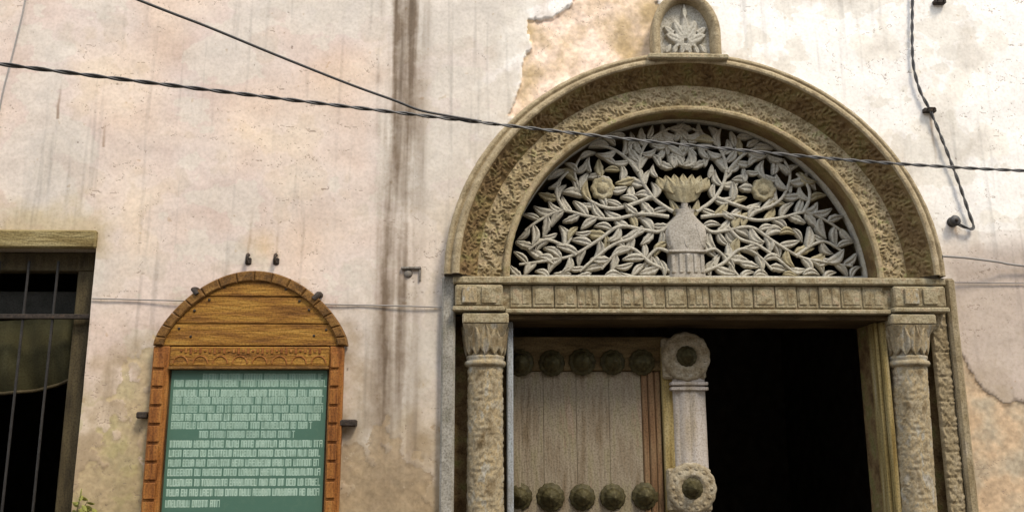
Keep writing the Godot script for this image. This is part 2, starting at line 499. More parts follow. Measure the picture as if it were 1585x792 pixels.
			if lost > 0.0:
				var e := Vector3(.80, .685, .565)
				match zone:
					0: e = Vector3(.915, .82, .745).lerp(Vector3(.70, .61, .47), clampf(0.45 + nc * 1.2 + nm * 1.5 + (x - 0.55) * 0.5, 0.0, 1.0))
					1: e = Vector3(.75, .65, .535).lerp(Vector3(.69, .635, .55), clampf(0.55 + nm * 2.6 + nc, 0.0, 1.0))
					2: e = Vector3(.70, .625, .49).lerp(Vector3(.60, .555, .40), clampf(0.4 + nm * 2.0 + nc, 0.0, 1.0))
					3: e = Vector3(.64, .565, .455).lerp(Vector3(.555, .48, .375), clampf(0.5 + nm * 2.0, 0.0, 1.0))
					4: e = c * Vector3(.80, .76, .70)
				e *= 1.0 + nf * 0.22 + nh * 0.18
				if zone >= 2:
					e = c.lerp(e, 0.6)
				c = e
				hgt = hgt - (0.45 if zone < 2 else 0.14) + nf * 0.25 + nh * 0.2
				peel[k] = 255 if zone < 1 else 130 if zone < 2 else (45 if zone < 4 else 0)
			# hairline cracks
			if big[k] > 118 and absf(ns + nc * 0.6) < 0.0045 + nf * 0.004 and nh < 0.12:
				c = c.lerp(Vector3(.47, .41, .36), 0.55)
				hgt -= 0.25
			# a few small dark pits
			if nf * 0.7 + nh * 0.8 < -0.50:
				c = c.lerp(Vector3(.36, .31, .27), 0.5)
				hgt -= 0.2
			rgb[k * 3] = clampi(int(c.x * 255.0), 0, 245)
			rgb[k * 3 + 1] = clampi(int(c.y * 255.0), 0, 245)
			rgb[k * 3 + 2] = clampi(int(c.z * 255.0), 0, 245)
			height[k] = clampi(int(hgt * 255.0), 0, 255)
	var m := StandardMaterial3D.new()
	m.resource_name = "limewashed plaster"
	m.albedo_texture = ImageTexture.create_from_image(Image.create_from_data(TW, TH, false, Image.FORMAT_RGB8, rgb))
	m.heightmap_enabled = true
	m.heightmap_texture = ImageTexture.create_from_image(Image.create_from_data(TW, TH, false, Image.FORMAT_L8, height))
	m.heightmap_scale = 0.3
	m.roughness = 0.95
	m.metallic_specular = 0.25
	m.detail_enabled = true
	m.detail_blend_mode = BaseMaterial3D.BLEND_MODE_MUL
	m.detail_albedo = noise_tex(0.05, 51, [[0.0, .84, .82, .79], [0.35, .95, .945, .935], [0.6, 1, 1, 1], [1.0, 1, 1, 1]], 5)
	m.detail_uv_layer = BaseMaterial3D.DETAIL_UV_2
	m.uv2_triplanar = true
	m.uv2_world_triplanar = true
	m.uv2_scale = Vector3(1.7, 1.7, 1.7)
	return m


func axis(lo: float, f0: float, f1: float, hi: float, step: float, extra: Array) -> PackedFloat32Array:
	var a: Array = []
	var x := lo
	while x < f0 - 0.01:
		a.append(x); x += 0.3
	x = f0
	while x < f1:
		a.append(x); x += step
	x = f1
	while x < hi - 0.01:
		a.append(x); x += 0.3
	a.append(hi)
	for e in extra:
		var near := false
		for k in a.size():
			if absf(a[k] - e) < step * 0.5:
				a[k] = e
				near = true
		if not near:
			a.append(e)
	a.sort()
	return PackedFloat32Array(a)


func fold(t: float) -> float:
	var f := fposmod(t, 2.0)
	return 2.0 - f if f > 1.0 else f


func build_house() -> void:
	var paint := wall_paint()
	var house := thing("house_front", "tall house wall of stained pinkish limewash peeling round the doorway", "house")
	var xs := axis(-6.5, -2.95, 3.35, 6.5, 0.012, [-3.1, -1.937, -0.12, 2.41, WX0, WX1])
	var ys := axis(0.0, 1.1, 4.42, 6.6, 0.012, [1.0, 2.655, SPRING, WY0, WY1])
	var nu := xs.size()
	var nv := ys.size()
	var wav := FastNoiseLite.new()
	wav.seed = 77
	wav.frequency = 1.1
	wav.fractal_octaves = 4
	var p := PackedVector3Array()
	var uvs := PackedVector2Array()
	var skip := PackedByteArray()
	p.resize(nu * nv); uvs.resize(nu * nv); skip.resize(nu * nv)
	for j in nv:
		for i in nu:
			var x := xs[i]
			var y := ys[j]
			var u := fold((x - WX0) / (WX1 - WX0))
			var w := fold((WY1 - y) / (WY1 - WY0))
			var t := clampi(int(w * TH), 0, TH - 1) * TW + clampi(int(u * TW), 0, TW - 1)
			var z := wav.get_noise_2d(x, y) * 0.012 + (height[t] / 255.0 - 0.6) * 0.004 - peel[t] / 255.0 * 0.013
			p[j * nu + i] = Vector3(x, y, z)
			uvs[j * nu + i] = Vector2(u, w)
			var cx := x + 0.006
			var cy := y + 0.006
			var hole := cx > -3.1 and cx < -1.937 and cy > 1.0 and cy < 2.655
			hole = hole or cx > -0.12 and cx < 2.41 and cy < SPRING
			hole = hole or cy >= SPRING and Vector2((cx - CX) / 1.12, (cy - SPRING) / (1.12 * FLAT)).length() < 1.0
			skip[j * nu + i] = 1 if hole else 0
	var g := Geo.new()
	g.sheet(p, nu, nv, uvs, skip)
	part("wall", g.mesh(), paint, house)
	# what closes the house behind its front
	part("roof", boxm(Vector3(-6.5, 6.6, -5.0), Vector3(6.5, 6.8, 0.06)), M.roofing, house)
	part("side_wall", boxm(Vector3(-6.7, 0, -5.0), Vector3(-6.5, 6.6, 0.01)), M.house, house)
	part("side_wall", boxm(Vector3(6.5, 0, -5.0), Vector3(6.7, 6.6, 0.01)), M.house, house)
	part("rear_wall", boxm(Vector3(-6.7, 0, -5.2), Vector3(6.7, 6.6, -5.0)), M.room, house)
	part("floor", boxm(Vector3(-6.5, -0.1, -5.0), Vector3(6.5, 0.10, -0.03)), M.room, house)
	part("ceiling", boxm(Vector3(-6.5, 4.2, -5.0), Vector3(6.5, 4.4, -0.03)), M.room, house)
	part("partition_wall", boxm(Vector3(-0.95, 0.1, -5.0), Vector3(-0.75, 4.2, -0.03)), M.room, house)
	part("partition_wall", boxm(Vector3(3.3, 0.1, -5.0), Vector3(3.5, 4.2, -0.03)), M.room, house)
	# plaster returns of the window opening
	for b in [[Vector3(-3.3, 1.0, -.30), Vector3(-3.1, 2.655, -.012)], [Vector3(-1.937, 1.0, -.30), Vector3(-1.75, 2.655, -.018)], [Vector3(-3.3, .85, -.30), Vector3(-1.75, 1.0, -.018)], [Vector3(-3.3, 2.655, -.30), Vector3(-1.75, 2.80, -.018)]]:
		part("window_return", boxm(b[0], b[1], 0.008), M.house, house)


# ------------------------------------------------------------------ carving
func scroll(sd: int, w: int, h: int, leaf_len: float, n_fill: int) -> Relief:
	var r := Relief.new(w, h)
	var g := RandomNumberGenerator.new()
	g.seed = sd
	for x in w:
		var y := h * 0.5 + h * 0.24 * sin(TAU * x / w * 2.0)
		if x % 3 == 0:
			r.dome(x, y, h * 0.055, 0.75)
	var step := leaf_len * 0.62
	var side := 1.0
	var x := 0.0
	while x < w:
		var y := h * 0.5 + h * 0.24 * sin(TAU * x / w * 2.0)
		var slope := atan(h * 0.24 * TAU / w * 2.0 * cos(TAU * x / w * 2.0))
		var a := slope + side * g.randf_range(0.6, 1.1)
		r.leaf(x + cos(a) * leaf_len * 0.5, y + sin(a) * leaf_len * 0.5, leaf_len * g.randf_range(0.85, 1.15), leaf_len * 0.42, a, g.randf_range(0.8, 1.0))
		side = -side
		x += step * 0.5
	for k in 4:
		var fx := w * (k + 0.5) / 4.0
		var fy := h * 0.5 - h * 0.24 * sin(TAU * fx / w * 2.0)
		for q in 6:
			var a := TAU * q / 6.0
			r.leaf(fx + cos(a) * h * 0.11, fy + sin(a) * h * 0.11, h * 0.22, h * 0.11, a, 0.9)
		r.dome(fx, fy, h * 0.07, 1.0)
	for k in n_fill:
		var a := g.randf() * TAU
		r.leaf(g.randf() * w, g.randf() * h, leaf_len * g.randf_range(0.4, 0.7), leaf_len * 0.26, a, g.randf_range(0.5, 0.8))
	return r


func ring(prof: Array, steps: int, rel: Relief, amp: float, reps: float, flat_range := Vector2(0, 1)) -> ArrayMesh:
	# prof: (half width, z) points from the outside in; the carving stands out along the profile's normal
	var g := Geo.new()
	var p := PackedVector3Array()
	var cnt := prof.size()
	var rough := FastNoiseLite.new()
	rough.seed = 31
	rough.frequency = 14.0
	for s in steps + 1:
		var a := PI * s / steps
		for k in cnt:
			var q: Vector2 = prof[k]
			var e: Vector2 = (prof[mini(k + 1, cnt - 1)] - prof[maxi(k - 1, 0)])
			e = e.normalized()
			var nrm := Vector2(-e.y, e.x)
			if nrm.y < -0.01 or (absf(nrm.y) <= 0.01 and nrm.x < 0 and q.x > 1.2):
				nrm = -nrm
			var t := float(k) / (cnt - 1)
			var hgt := 0.0
			if rel != null:
				hgt = rel.at(s * reps / steps, (t - flat_range.x) / (flat_range.y - flat_range.x)) * amp * (1.0 if t > flat_range.x and t < flat_range.y else 0.0)
			var wob := rough.get_noise_3d(cos(a) * q.x, sin(a) * q.x, q.y) * 0.0025
			var r := q.x + nrm.x * (hgt + wob)
			p.append(Vector3(CX - cos(a) * r, SPRING + sin(a) * r * FLAT, q.y + nrm.y * (hgt + wob)))
	g.sheet(p, cnt, steps + 1)
	return g.mesh()


func dense(pts: Array, step: float) -> Array:
	var o := []
	for k in pts.size() - 1:
		var cnt := maxi(1, int(pts[k].distance_to(pts[k + 1]) / step))
		for i in cnt:
			o.append(pts[k].lerp(pts[k + 1], float(i) / cnt))
	o.append(pts[-1])
	return o


func leaf_mesh(ln: float, wd: float, bend: float, thick := 0.026, notch := false) -> ArrayMesh:
	# a carved leaf from its foot at the origin along +x: raised rims, a groove along the midrib, sides cut straight back
	var g := Geo.new()
	var cnt := 8
	var front := PackedVector3Array()
	var cuts := 9
	for k in cnt:
		var t := float(k) / (cnt - 1)
		var half := wd * 0.5 * pow(sin(PI * pow(clampf(t, 0.0, 1.0), 0.8)), 0.85) + 0.0022
		if notch and k % 2 == 1:
			half *= 0.8
		var cx := t * ln
		var cy := bend * sin(PI * t) * ln
		for s in cuts:
			var w := -1.0 + 2.0 * s / (cuts - 1)
			var z := 0.0
			if s == 0 or s == cuts - 1:
				z = -thick
				w = signf(w)
			elif s == 1 or s == cuts - 2:
				w = signf(w)
				z = -0.003
			else:
				w = (float(s) - 4.0) / 3.0 * 0.92
				z = 0.001 + 0.003 * absf(w) - (0.006 if s == 4 else 0.0)
			front.append(Vector3(cx, cy + w * half, z - 0.010 * t * t))
	g.sheet(front, cuts, cnt, PackedVector2Array(), PackedByteArray(), true)
	return g.mesh()


func build_tympanum(door: Node3D) -> void:
	var screen := Node3D.new()
	screen.name = "tympanum_screen"
	door.add_child(screen, true)
	screen.position = Vector3(CX - 0.005, SPRING, -0.125)
	var rx := 0.985
	var ry := 0.985 * FLAT
	# foot rail and rim
	part("foot_rail", boxm(Vector3(-rx, -0.03, -0.02), Vector3(rx, 0.035, 0.016), 0.006), M.screen, screen)
	var rim := Geo.new()
	var rp := PackedVector3Array()
	for s in 121:
		var a := PI * s / 120.0
		for q in [Vector2(1.01, -.03), Vector2(1.01, .012), Vector2(.99, .016), Vector2(.968, .010), Vector2(.965, -.03)]:
			rp.append(Vector3(-cos(a) * q.x, sin(a) * q.x * FLAT, q.y))
	rim.sheet(rp, 5, 121)
	part("rim", rim.mesh(), M.screen, screen)
	# stems, given for one half and mirrored
	var kx := 0.982 / 289.0
	var ky := 0.93 / 250.0
	var halves := [
		[[1050, 338], [1030, 352], [1005, 350], [965, 345], [930, 366], [890, 388], [850, 396], [805, 402]],
		[[1052, 322], [1020, 300], [1000, 262], [1008, 225], [1030, 205], [1052, 194]],
		[[1045, 330], [1000, 326], [955, 334], [915, 330], [875, 322], [840, 335], [815, 352]],
		[[1018, 300], [985, 312], [955, 318], [925, 310], [905, 292], [895, 262], [905, 240]],
		[[1048, 412], [1015, 400], [985, 378], [960, 384], [935, 408]],
		[[998, 262], [978, 240], [955, 226], [930, 222]],
		[[1002, 345], [985, 362], [955, 372], [925, 392], [900, 412]],
		[[895, 388], [870, 372], [845, 366], [820, 380]],
		[[1048, 385], [1025, 378], [1005, 395]],
		[[878, 322], [866, 300], [868, 280], [885, 262]],
	]
	var placed: Array[Vector2] = []
	var stems: Array = []
	for h in halves:
		var c := Curve2D.new()
		for k in h.size():
			var q := Vector2((h[k][0] - 1071) * kx, (427 - h[k][1]) * ky)
			var t := Vector2.ZERO
			if k > 0 and k < h.size() - 1:
				t = Vector2((h[k + 1][0] - h[k - 1][0]) * kx, -(h[k + 1][1] - h[k - 1][1]) * ky) * 0.17
			c.add_point(q, -t, t)
		c.bake_interval = 0.02
		stems.append(c)
	for c in stems:
		for s in [1.0, -1.0]:
			var pts := PackedVector3Array()
			for q in c.get_baked_points():
				pts.append(Vector3(q.x * s, q.y, 0.004))
			var g := Geo.new()
			g.tube(pts, 0.0115, 7, 0.6)
			part("stem", g.mesh(), M.screen, screen)
	var kinds := []
	for k in 6:
		kinds.append(leaf_mesh(0.10, 0.034 + 0.004 * (k % 3), [0.14, -0.14, 0.05, -0.06, 0.22, -0.22][k], 0.03, k == 2))
	rng.seed = 404
	var count := 0
	var fit := func(base: Vector2, ang: float, ln: float) -> bool:
		var mid := base + Vector2.from_angle(ang) * ln * 0.5
		var tip := base + Vector2.from_angle(ang) * ln
		if Vector2(tip.x / 0.965, tip.y / (0.965 * FLAT)).length() > 1.0 or tip.y < 0.03 or mid.y < 0.035 or absf(mid.x) > 0.97:
			return false
		if absf(mid.x) < 0.135 and mid.y < 0.36:
			return false
		if absf(mid.x) < 0.145 and mid.y > 0.42 and mid.y < 0.68:
			return false
		for q in placed:
			if absf(q.x - mid.x) < 0.06 and absf(q.y - mid.y) < 0.06 and q.distance_to(mid) < 0.052:
				return false
		return true
	var put := func(base: Vector2, ang: float, ln: float, s: float) -> void:
		var o := part("leaf", kinds[rng.randi() % 6], M.screen if rng.randf() < 0.9 else M.basket, screen, Vector3(base.x * s, base.y, 0.004 + rng.randf() * 0.008))
		var a := ang if s > 0 else PI - ang
		o.rotation = Vector3(rng.randf_range(-0.14, 0.14), rng.randf_range(-0.14, 0.14), a)
		var f := ln / 0.10
		o.scale = Vector3(f, f * rng.randf_range(0.88, 1.08), f if f < 1.0 else 1.0)
	for c in stems:
		var total: float = c.get_baked_length()
		var d := 0.03
		var side := 1.0
		while d < total:
			var q: Vector2 = c.sample_baked(d)
			var ang: float = (c.sample_baked(minf(d + 0.01, total)) - c.sample_baked(maxf(d - 0.01, 0))).angle()
			for sd in [side, -side]:
				var ln := rng.randf_range(0.095, 0.125)
				var a: float = ang + sd * rng.randf_range(0.62, 0.95)
				if fit.call(q, a, ln):
					placed.append(q + Vector2.from_angle(a) * ln * 0.5)
					put.call(q, a, ln, 1.0); put.call(q, a, ln, -1.0)
					count += 2
			side = -side
			d += 0.046
		var tip: Vector2 = c.sample_baked(total)
		var ta: float = (tip - c.sample_baked(total - 0.03)).angle()
		if fit.call(tip, ta, 0.09):
			placed.append(tip + Vector2.from_angle(ta) * 0.045)
			put.call(tip, ta, 0.09, 1.0); put.call(tip, ta, 0.09, -1.0)
			count += 2
	# rosettes in the middle of each half
	for s in [1.0, -1.0]:
		var g := Geo.new()
		g.lathe(PackedVector2Array([Vector2(.062, -.03), Vector2(.062, .004), Vector2(.05, .010), Vector2(.038, .004), Vector2(.030, .002), Vector2(.026, .012), Vector2(.012, .018), Vector2(.001, .018)]), 40, 8, 0.16)
		part("rosette", g.mesh(), M.basket, screen, Vector3((940 - 1071) * kx * s, (427 - 287) * ky, 0.004))
	placed.append(Vector2((940 - 1071) * kx, (427 - 287) * ky))
	# leaves that fill what is left, mostly growing outwards
	var tries := 0
	while count < 262 and tries < 9000:
		tries += 1
		var q := Vector2(-rng.randf() * 0.95, rng.randf() * 0.92)
		var out := (q - Vector2(0.0, 0.3)).angle()
		var a := out + rng.randf_range(-1.1, 1.1)
		var ln := rng.randf_range(0.08, 0.115)
		if fit.call(q, a, ln):
			placed.append(q + Vector2.from_angle(a) * ln * 0.5)
			put.call(q, a, ln, 1.0); put.call(q, a, ln, -1.0)
			count += 2
	# the vase the stems grow from, and the flower basket over it
	var vg := Geo.new()
	var outl := [Vector2(.112, 0.02), Vector2(.108, .06), Vector2(.100, .10), Vector2(.100, .16), Vector2(.118, .21), Vector2(.128, .26), Vector2(.115, .31), Vector2(.080, .345), Vector2(.055, .375), Vector2(.068, .40)]
	var vp := PackedVector3Array()
	var oc := Curve2D.new()
	for k in outl.size():
		var tg := Vector2.ZERO
		if k > 0 and k < outl.size() - 1:
			tg = (outl[k + 1] - outl[k - 1]) * 0.17
		oc.add_point(outl[k], -tg, tg)
	oc.bake_interval = 0.012
	outl = Array(oc.get_baked_points())
	for k in outl.size():
		for s in 13:
			var w := -1.0 + s / 6.0
			vp.append(Vector3(outl[k].x * w, outl[k].y, -0.03 if s == 0 or s == 12 else 0.034 * sqrt(maxf(0.0, 1.0 - w * w)) + 0.002))
	vg.sheet(vp, 13, outl.size())
	part("vase", vg.mesh(), M.vase, screen)
	for k in 7:
		var b := (k - 3) / 3.0
		part("vase_leaf", leaf_mesh(0.135, 0.05, -b * 0.10, 0.012), M.vase, screen, Vector3(b * .092, .185, .036 - absf(b) * .016), Vector3(0, b * .5, PI / 2 + b * 0.32))
	for k in 5:
		var b := (k - 2) / 2.0
		part("vase_flute", boxm(Vector3(b * .078 - .012, .045, .0), Vector3(b * .078 + .012, .150, .047 - absf(b) * .014), 0.006), M.vase, screen)
	part("vase_band", boxm(Vector3(-.104, .158, -.01), Vector3(.104, .170, .044), 0.005), M.vase, screen)
	var bowl := Geo.new()
	var bp := PackedVector3Array()
	for k in 15:
		var t := k / 14.0
		var half := lerpf(.052, .118, pow(t, 0.6))
		for s in 25:
			var w := -1.0 + s / 12.0
			var ribs := 0.006 * absf(cos(w * PI * 2.5))
			bp.append(Vector3(half * w, .435 + .085 * t + .012 * w * w, -0.03 if s == 0 or s == 24 else (0.045 * sqrt(maxf(0.0, 1.0 - w * w)) + ribs) * (0.6 + 0.4 * t)))
	bowl.sheet(bp, 25, 15)
	part("flower_bowl", bowl.mesh(), M.basket, screen)
	for k in 7:
		var b := (k - 3) / 3.0
		part("petal", leaf_mesh(0.105 - absf(b) * .012, 0.058, -b * 0.08, 0.03), M.basket, screen, Vector3(b * 0.088, 0.50 + absf(b) * .012, 0.016 - absf(b) * 0.006), Vector3(0, 0, PI / 2 - b * 0.62))
	for k in 4:
		var b := (k - 1.5) / 1.5
		part("petal", leaf_mesh(0.085, 0.060, 0.0, 0.03), M.basket, screen, Vector3(b * 0.062, 0.485, 0.034), Vector3(0.15, 0, PI / 2 - b * 0.35))
	var fg := Geo.new()
	fg.tube(PackedVector3Array([Vector3(0, .39, .006), Vector3(0, .43, .01), Vector3(0, .48, .006)]), 0.02, 8)
	part("flower_stalk", fg.mesh(), M.vase, screen)
	# crowning spray over the basket
	for a in [-1.1, -0.55, 0.0, 0.55, 1.1]:
		part("leaf", kinds[2], M.screen, screen, Vector3(a * 0.05, 0.66 - absf(a) * 0.02, 0.006), Vector3(0, 0, PI / 2 - a))
		part("leaf", kinds[1 if a > 0 else 0], M.screen, screen, Vector3(a * 0.07, 0.80 - absf(a) * 0.03, 0.006), Vector3(0, 0, PI / 2 - a * 1.3))


func carved_shaft(r0: float, r1: float, y0: float, y1: float, rel: Relief, amp: float, lean := 0.0) -> ArrayMesh:
	var g := Geo.new()
	var p := PackedVector3Array()
	var segs := 72
	var rows := int((y1 - y0) / 0.007)
	for j in rows + 1:
		var t := float(j) / rows
		var y := lerpf(y0, y1, t)
		var r := lerpf(r0, r1, t)
		for s in segs + 1:
			var a := TAU * s / segs
			var h := rel.at(y * 2.9 + 0.25 * floorf(s * 4.0 / segs), fposmod(s * 4.0 / segs, 1.0)) * amp
			p.append(Vector3(cos(a) * (r + h) + lean * (1.0 - t), y, -sin(a) * (r + h)))
	g.sheet(p, segs + 1, rows + 1)
	return g.mesh()


func build_column(door: Node3D, at: Vector3, rel: Relief, lean: float, wide: float) -> void:
	var col := Node3D.new()
	col.name = numbered("column", door)
	door.add_child(col, true)
	col.position = at
	part("shaft", carved_shaft(0.094, 0.088, 0.22, 2.06, rel, 0.005, lean), M.column, col)
	var b := Geo.new()
	b.box(Vector3(-.14 + lean, 0, -.14), Vector3(.14 + lean, .16, .14), 0.01)
	b.lathe(PackedVector2Array([Vector2(.13, .16), Vector2(.13, .19), Vector2(.11, .21), Vector2(.09, .23)]), 32, 0, 0.0, false)
	part("base", b.mesh(), M.column, col)
	var n := Geo.new()
	n.lathe(PackedVector2Array([Vector2(.085, 2.05), Vector2(.103, 2.058), Vector2(.108, 2.07), Vector2(.103, 2.082), Vector2(.092, 2.088), Vector2(.098, 2.096), Vector2(.098, 2.108), Vector2(.085, 2.112)]), 40, 0, 0.0, false)
	part("neck_ring", n.mesh(), M.column, col)
	# capital: round below, square above
	var c := Geo.new()
	var p := PackedVector3Array()
	for q in [[.086, 2.105, 0.0], [.088, 2.14, 0.0], [.094, 2.18, .3], [.104, 2.22, .7], [.114, 2.255, 1.0], [.116, 2.262, 1.0]]:
		for s in 49:
			var a: float = TAU * s / 48.0
			var sq := 1.0 / maxf(absf(cos(a)), absf(sin(a)))
			var r: float = q[0] * lerpf(1.0, sq, q[2] * 0.9)
			p.append(Vector3(cos(a) * r, q[1], -sin(a) * r))
	c.sheet(p, 49, 6)
	var cap := part("capital", c.mesh(), M.column, col)
	part("abacus", boxm(Vector3(-wide, 2.262, -wide), Vector3(wide, 2.318, wide), 0.008), M.lintel, col)
	if cap:
		for k in 7:
			var a := -PI / 2 + (k - 3) * 0.48
			var lm := leaf_mesh(0.15, 0.065, 0.0, 0.012, true)
			var o := part("acanthus_leaf", lm, M.column, col)
			var out := Vector3(cos(a), 0, -sin(a))
			var up := (Vector3.UP + out * 0.22).normalized()
			var side := up.cross(out).normalized()
			var front := up.cross(side)
			if front.dot(out) < 0:
				front = -front
			o.basis = Basis(up, front.cross(up), front)
			o.position = out * 0.098 + Vector3(0, 2.11, 0)


func build_doorway() -> void:
	var door := thing("carved_doorway", "carved ochre round-arched doorway surround with leafy pierced fanlight and lintel", "doorway")
	var rel := scroll(3, 360, 104, 27.0, 70)
	var rel2 := scroll(8, 300, 70, 30.0, 40)
	part("outer_moulding", ring(dense([Vector2(1.302, -.02), Vector2(1.302, .080), Vector2(1.292, .096), Vector2(1.276, .098), Vector2(1.272, .090), Vector2(1.262, .092), Vector2(1.258, .112), Vector2(1.246, .122), Vector2(1.228, .122), Vector2(1.222, .114)], 0.006), 320, null, 0, 1), M.rim, door)
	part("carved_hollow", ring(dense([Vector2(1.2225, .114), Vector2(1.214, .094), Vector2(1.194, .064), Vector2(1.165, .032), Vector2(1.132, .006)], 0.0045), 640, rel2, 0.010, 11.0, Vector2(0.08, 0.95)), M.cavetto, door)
	part("carved_band", ring(dense([Vector2(1.134, .006), Vector2(.998, .010)], 0.0045), 700, rel, 0.011, 8.0, Vector2(0.02, 0.98)), M.arch, door)
	part("inner_bead", ring(dense([Vector2(1.0, .004), Vector2(1.0, .030), Vector2(.990, .038), Vector2(.972, .036), Vector2(.965, .022)], 0.005), 320, null, 0, 1), M.arch, door)
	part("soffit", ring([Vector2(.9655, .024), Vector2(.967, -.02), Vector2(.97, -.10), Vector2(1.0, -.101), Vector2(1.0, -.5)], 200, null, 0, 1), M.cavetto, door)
	# springing blocks that carry the moulding down to the lintel ends
	build_tympanum(door)
	# lintel
	var lin := part("lintel", boxm(Vector3(-.10, 2.342, -.30), Vector3(2.435, 2.468, .045), 0.005), M.lintel, door)
	part("top_fillet", boxm(Vector3(-.112, 2.4685, -.10), Vector3(2.446, 2.507, .078), 0.007), M.lintel, lin)
	part("lower_cornice", boxm(Vector3(.155, 2.318, -.30), Vector3(2.145, 2.3415, .072), 0.008), M.lintel, lin)
	part("soffit_board", boxm(Vector3(.14, 2.29, -.30), Vector3(2.16, 2.3175, .040), 0.004), M.rail, lin)
	var kinds := []
	for k in 4:
		var g := Geo.new()
		g.box(Vector3(-.0545, .004, -.01), Vector3(.0545, .119, .009), 0.004)
		for e in [[[-.026, .020], [.026, .020]], [[0.0, .043]], [[-.034, .013], [0.0, .013], [.034, .013]], [[-.026, .021], [.026, .018]]][k]:
			var tab := PackedVector2Array([Vector2(e[0] - e[1], .020), Vector2(e[0] + e[1], .020)])
			for q in 7:
				var a := PI * q / 6.0
				tab.append(Vector2(e[0] + cos(a) * e[1], .086 + sin(a) * .018 + k * .002))
			g.prism(tab, .008, .0125 + k * .0008, 0.004)
		kinds.append(g.mesh())
	rng.seed = 7
	for k in 17:
		var o := part("carved_block", kinds[[0, 1, 0, 2, 0, 3, 0, 1, 2, 0, 0, 1, 0, 3, 3, 1, 0][k]], M.lintel, lin, Vector3(.235 + k * .1143, 2.346, .045 + rng.randf_range(-.003, .004)))
		o.rotation.z = rng.randf_range(-.02, .02)
	for s in [0, 1]:
		var x0: float = -.10 if s == 0 else 2.162
		var x1: float = .142 if s == 0 else 2.435
		var e := part("end_block", boxm(Vector3(x0, 2.352, .0), Vector3(x1, 2.462, .085), 0.008), M.lintel, lin)
		if e:
			var mid := (x0 + x1) * 0.5
			part("end_carving", boxm(Vector3(mid - .085, 2.366, .08), Vector3(mid - .01, 2.448, .098), 0.012), M.column, lin)
			part("end_carving", boxm(Vector3(mid + .012, 2.366, .08), Vector3(mid + .088, 2.448, .094), 0.012), M.lintel, lin)
			part("end_fillet", boxm(Vector3(x0 - .012, 2.326, -.05), Vector3(x1 + .010, 2.351, .094), 0.006), M.lintel, lin)
	# columns, jambs and the strips beside them
	var shaft_rel := scroll(15, 300, 90, 38.0, 20)
	build_column(door, Vector3(.055, 0, -.03), shaft_rel, 0.005, .117)
	build_column(door, Vector3(2.255, 0, -.03), shaft_rel, -0.06, .117)
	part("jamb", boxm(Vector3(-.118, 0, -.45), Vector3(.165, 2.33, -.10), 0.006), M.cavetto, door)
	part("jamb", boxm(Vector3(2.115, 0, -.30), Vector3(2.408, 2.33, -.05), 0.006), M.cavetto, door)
	part("door_stop", boxm(Vector3(2.095, .1, -.115), Vector3(2.1145, 2.288, -.03), 0.006), M.jamb, door)
	part("door_stop", boxm(Vector3(2.1155, .1, -.134), Vector3(2.145, 2.288, .0), 0.006), M.jamb, door)
	part("door_stop", boxm(Vector3(.1655, .1, -.134), Vector3(.198, 2.288, -.02), 0.006), M.blue, door)
	part("side_strip", boxm(Vector3(-.168, 0, -.05), Vector3(-.098, 2.512, .045), 0.010), M.strip, door)
	part("side_strip", boxm(Vector3(2.462, 0, -.05), Vector3(2.512, 2.512, .050), 0.012), M.strip_tan, door)
	var sp := PackedVector3Array()
	var g2 := Geo.new()
	for j in 360:
		var y := 0.0 + j * 0.00698
		for i in 15:
			var t := i / 14.0
			var z := .006 if i == 0 or i == 14 else .022 + rel2.at(y * 2.6, t) * 0.008 - (.006 if fposmod(y, .125) < .007 else 0.0)
			sp.append(Vector3(2.372 + t * .0895, y, z))
	g2.sheet(sp, 15, 360)
	part("carved_strip", g2.mesh(), M.strip_tan, door)
	# the crest standing on the crown of the arch
	var crest := Node3D.new()
	crest.name = "crest"
	door.add_child(crest, true)
	crest.position = Vector3(CX - .005, 3.72, 0)
	var out := PackedVector2Array()
	var inn := PackedVector2Array()
	for s in 33:
		var a := PI * s / 32.0
		out.append(Vector2(cos(a) * .180, .13 + sin(a) * .235))
		inn.append(Vector2(cos(a) * .140, .13 + sin(a) * .185))
	var body := out.duplicate()
	body.append(Vector2(-.180, -.03)); body.append(Vector2(.180, -.03))
	var cg := Geo.new()
	cg.prism(body, -.02, .05, 0.008)
	part("crest_body", cg.mesh(), M.arch, crest)
	var hood := Geo.new()
	var hp := PackedVector3Array()
	for s in 41:
		var t := s / 40.0
		var a := PI * (t * 1.36 - 0.18)
		for q in [Vector2(0.0, .04), Vector2(0.0, .10), Vector2(.012, .114), Vector2(.036, .108), Vector2(.046, .09), Vector2(.052, .05)]:
			var rx: float = .188 - q.x
			var ry: float = .245 - q.x
			var yy := .13 + sin(a) * ry
			if sin(a) < 0:
				yy = .13 + sin(a) * .25
			var xx: float = cos(a) * rx if sin(a) >= 0 else signf(cos(a)) * rx
			hp.append(Vector3(-xx, yy, q.y))
	hood.sheet(hp, 6, 41)
	part("hood", hood.mesh(), M.rim, crest)
	part("crest_shelf", boxm(Vector3(-.222, -.042, -.02), Vector3(.212, -.012, .150), 0.01), M.lintel, crest)
	var cp := PackedVector3Array()
	var cr := Relief.new(140, 140)
	for k in 5:
		var a := PI * (0.12 + 0.19 * k)
		cr.leaf(70 + cos(a) * 34, 30 + sin(a) * 48, 52, 24, a, 1.0)
	for k in 6:
		cr.leaf(22 + k * 19, 22, 30, 14, PI * 0.5 + (k - 2.5) * 0.25, 0.8)
	for k in 5:
		cr.leaf(24 + k * 23, 92 - absf(k - 2.0) * 12, 34, 17, PI * 0.5 + (2 - k) * 0.5, 0.85)
	for k in 12:
		var a := TAU * k / 12.0
		cr.leaf(70 + cos(a) * 20, 42 + sin(a) * 20, 20, 11, a, 0.95)
	cr.leaf(70, 118, 36, 20, PI * 0.5, 1.0)
	cr.dome(70, 40, 15, 1.0, 0.4)
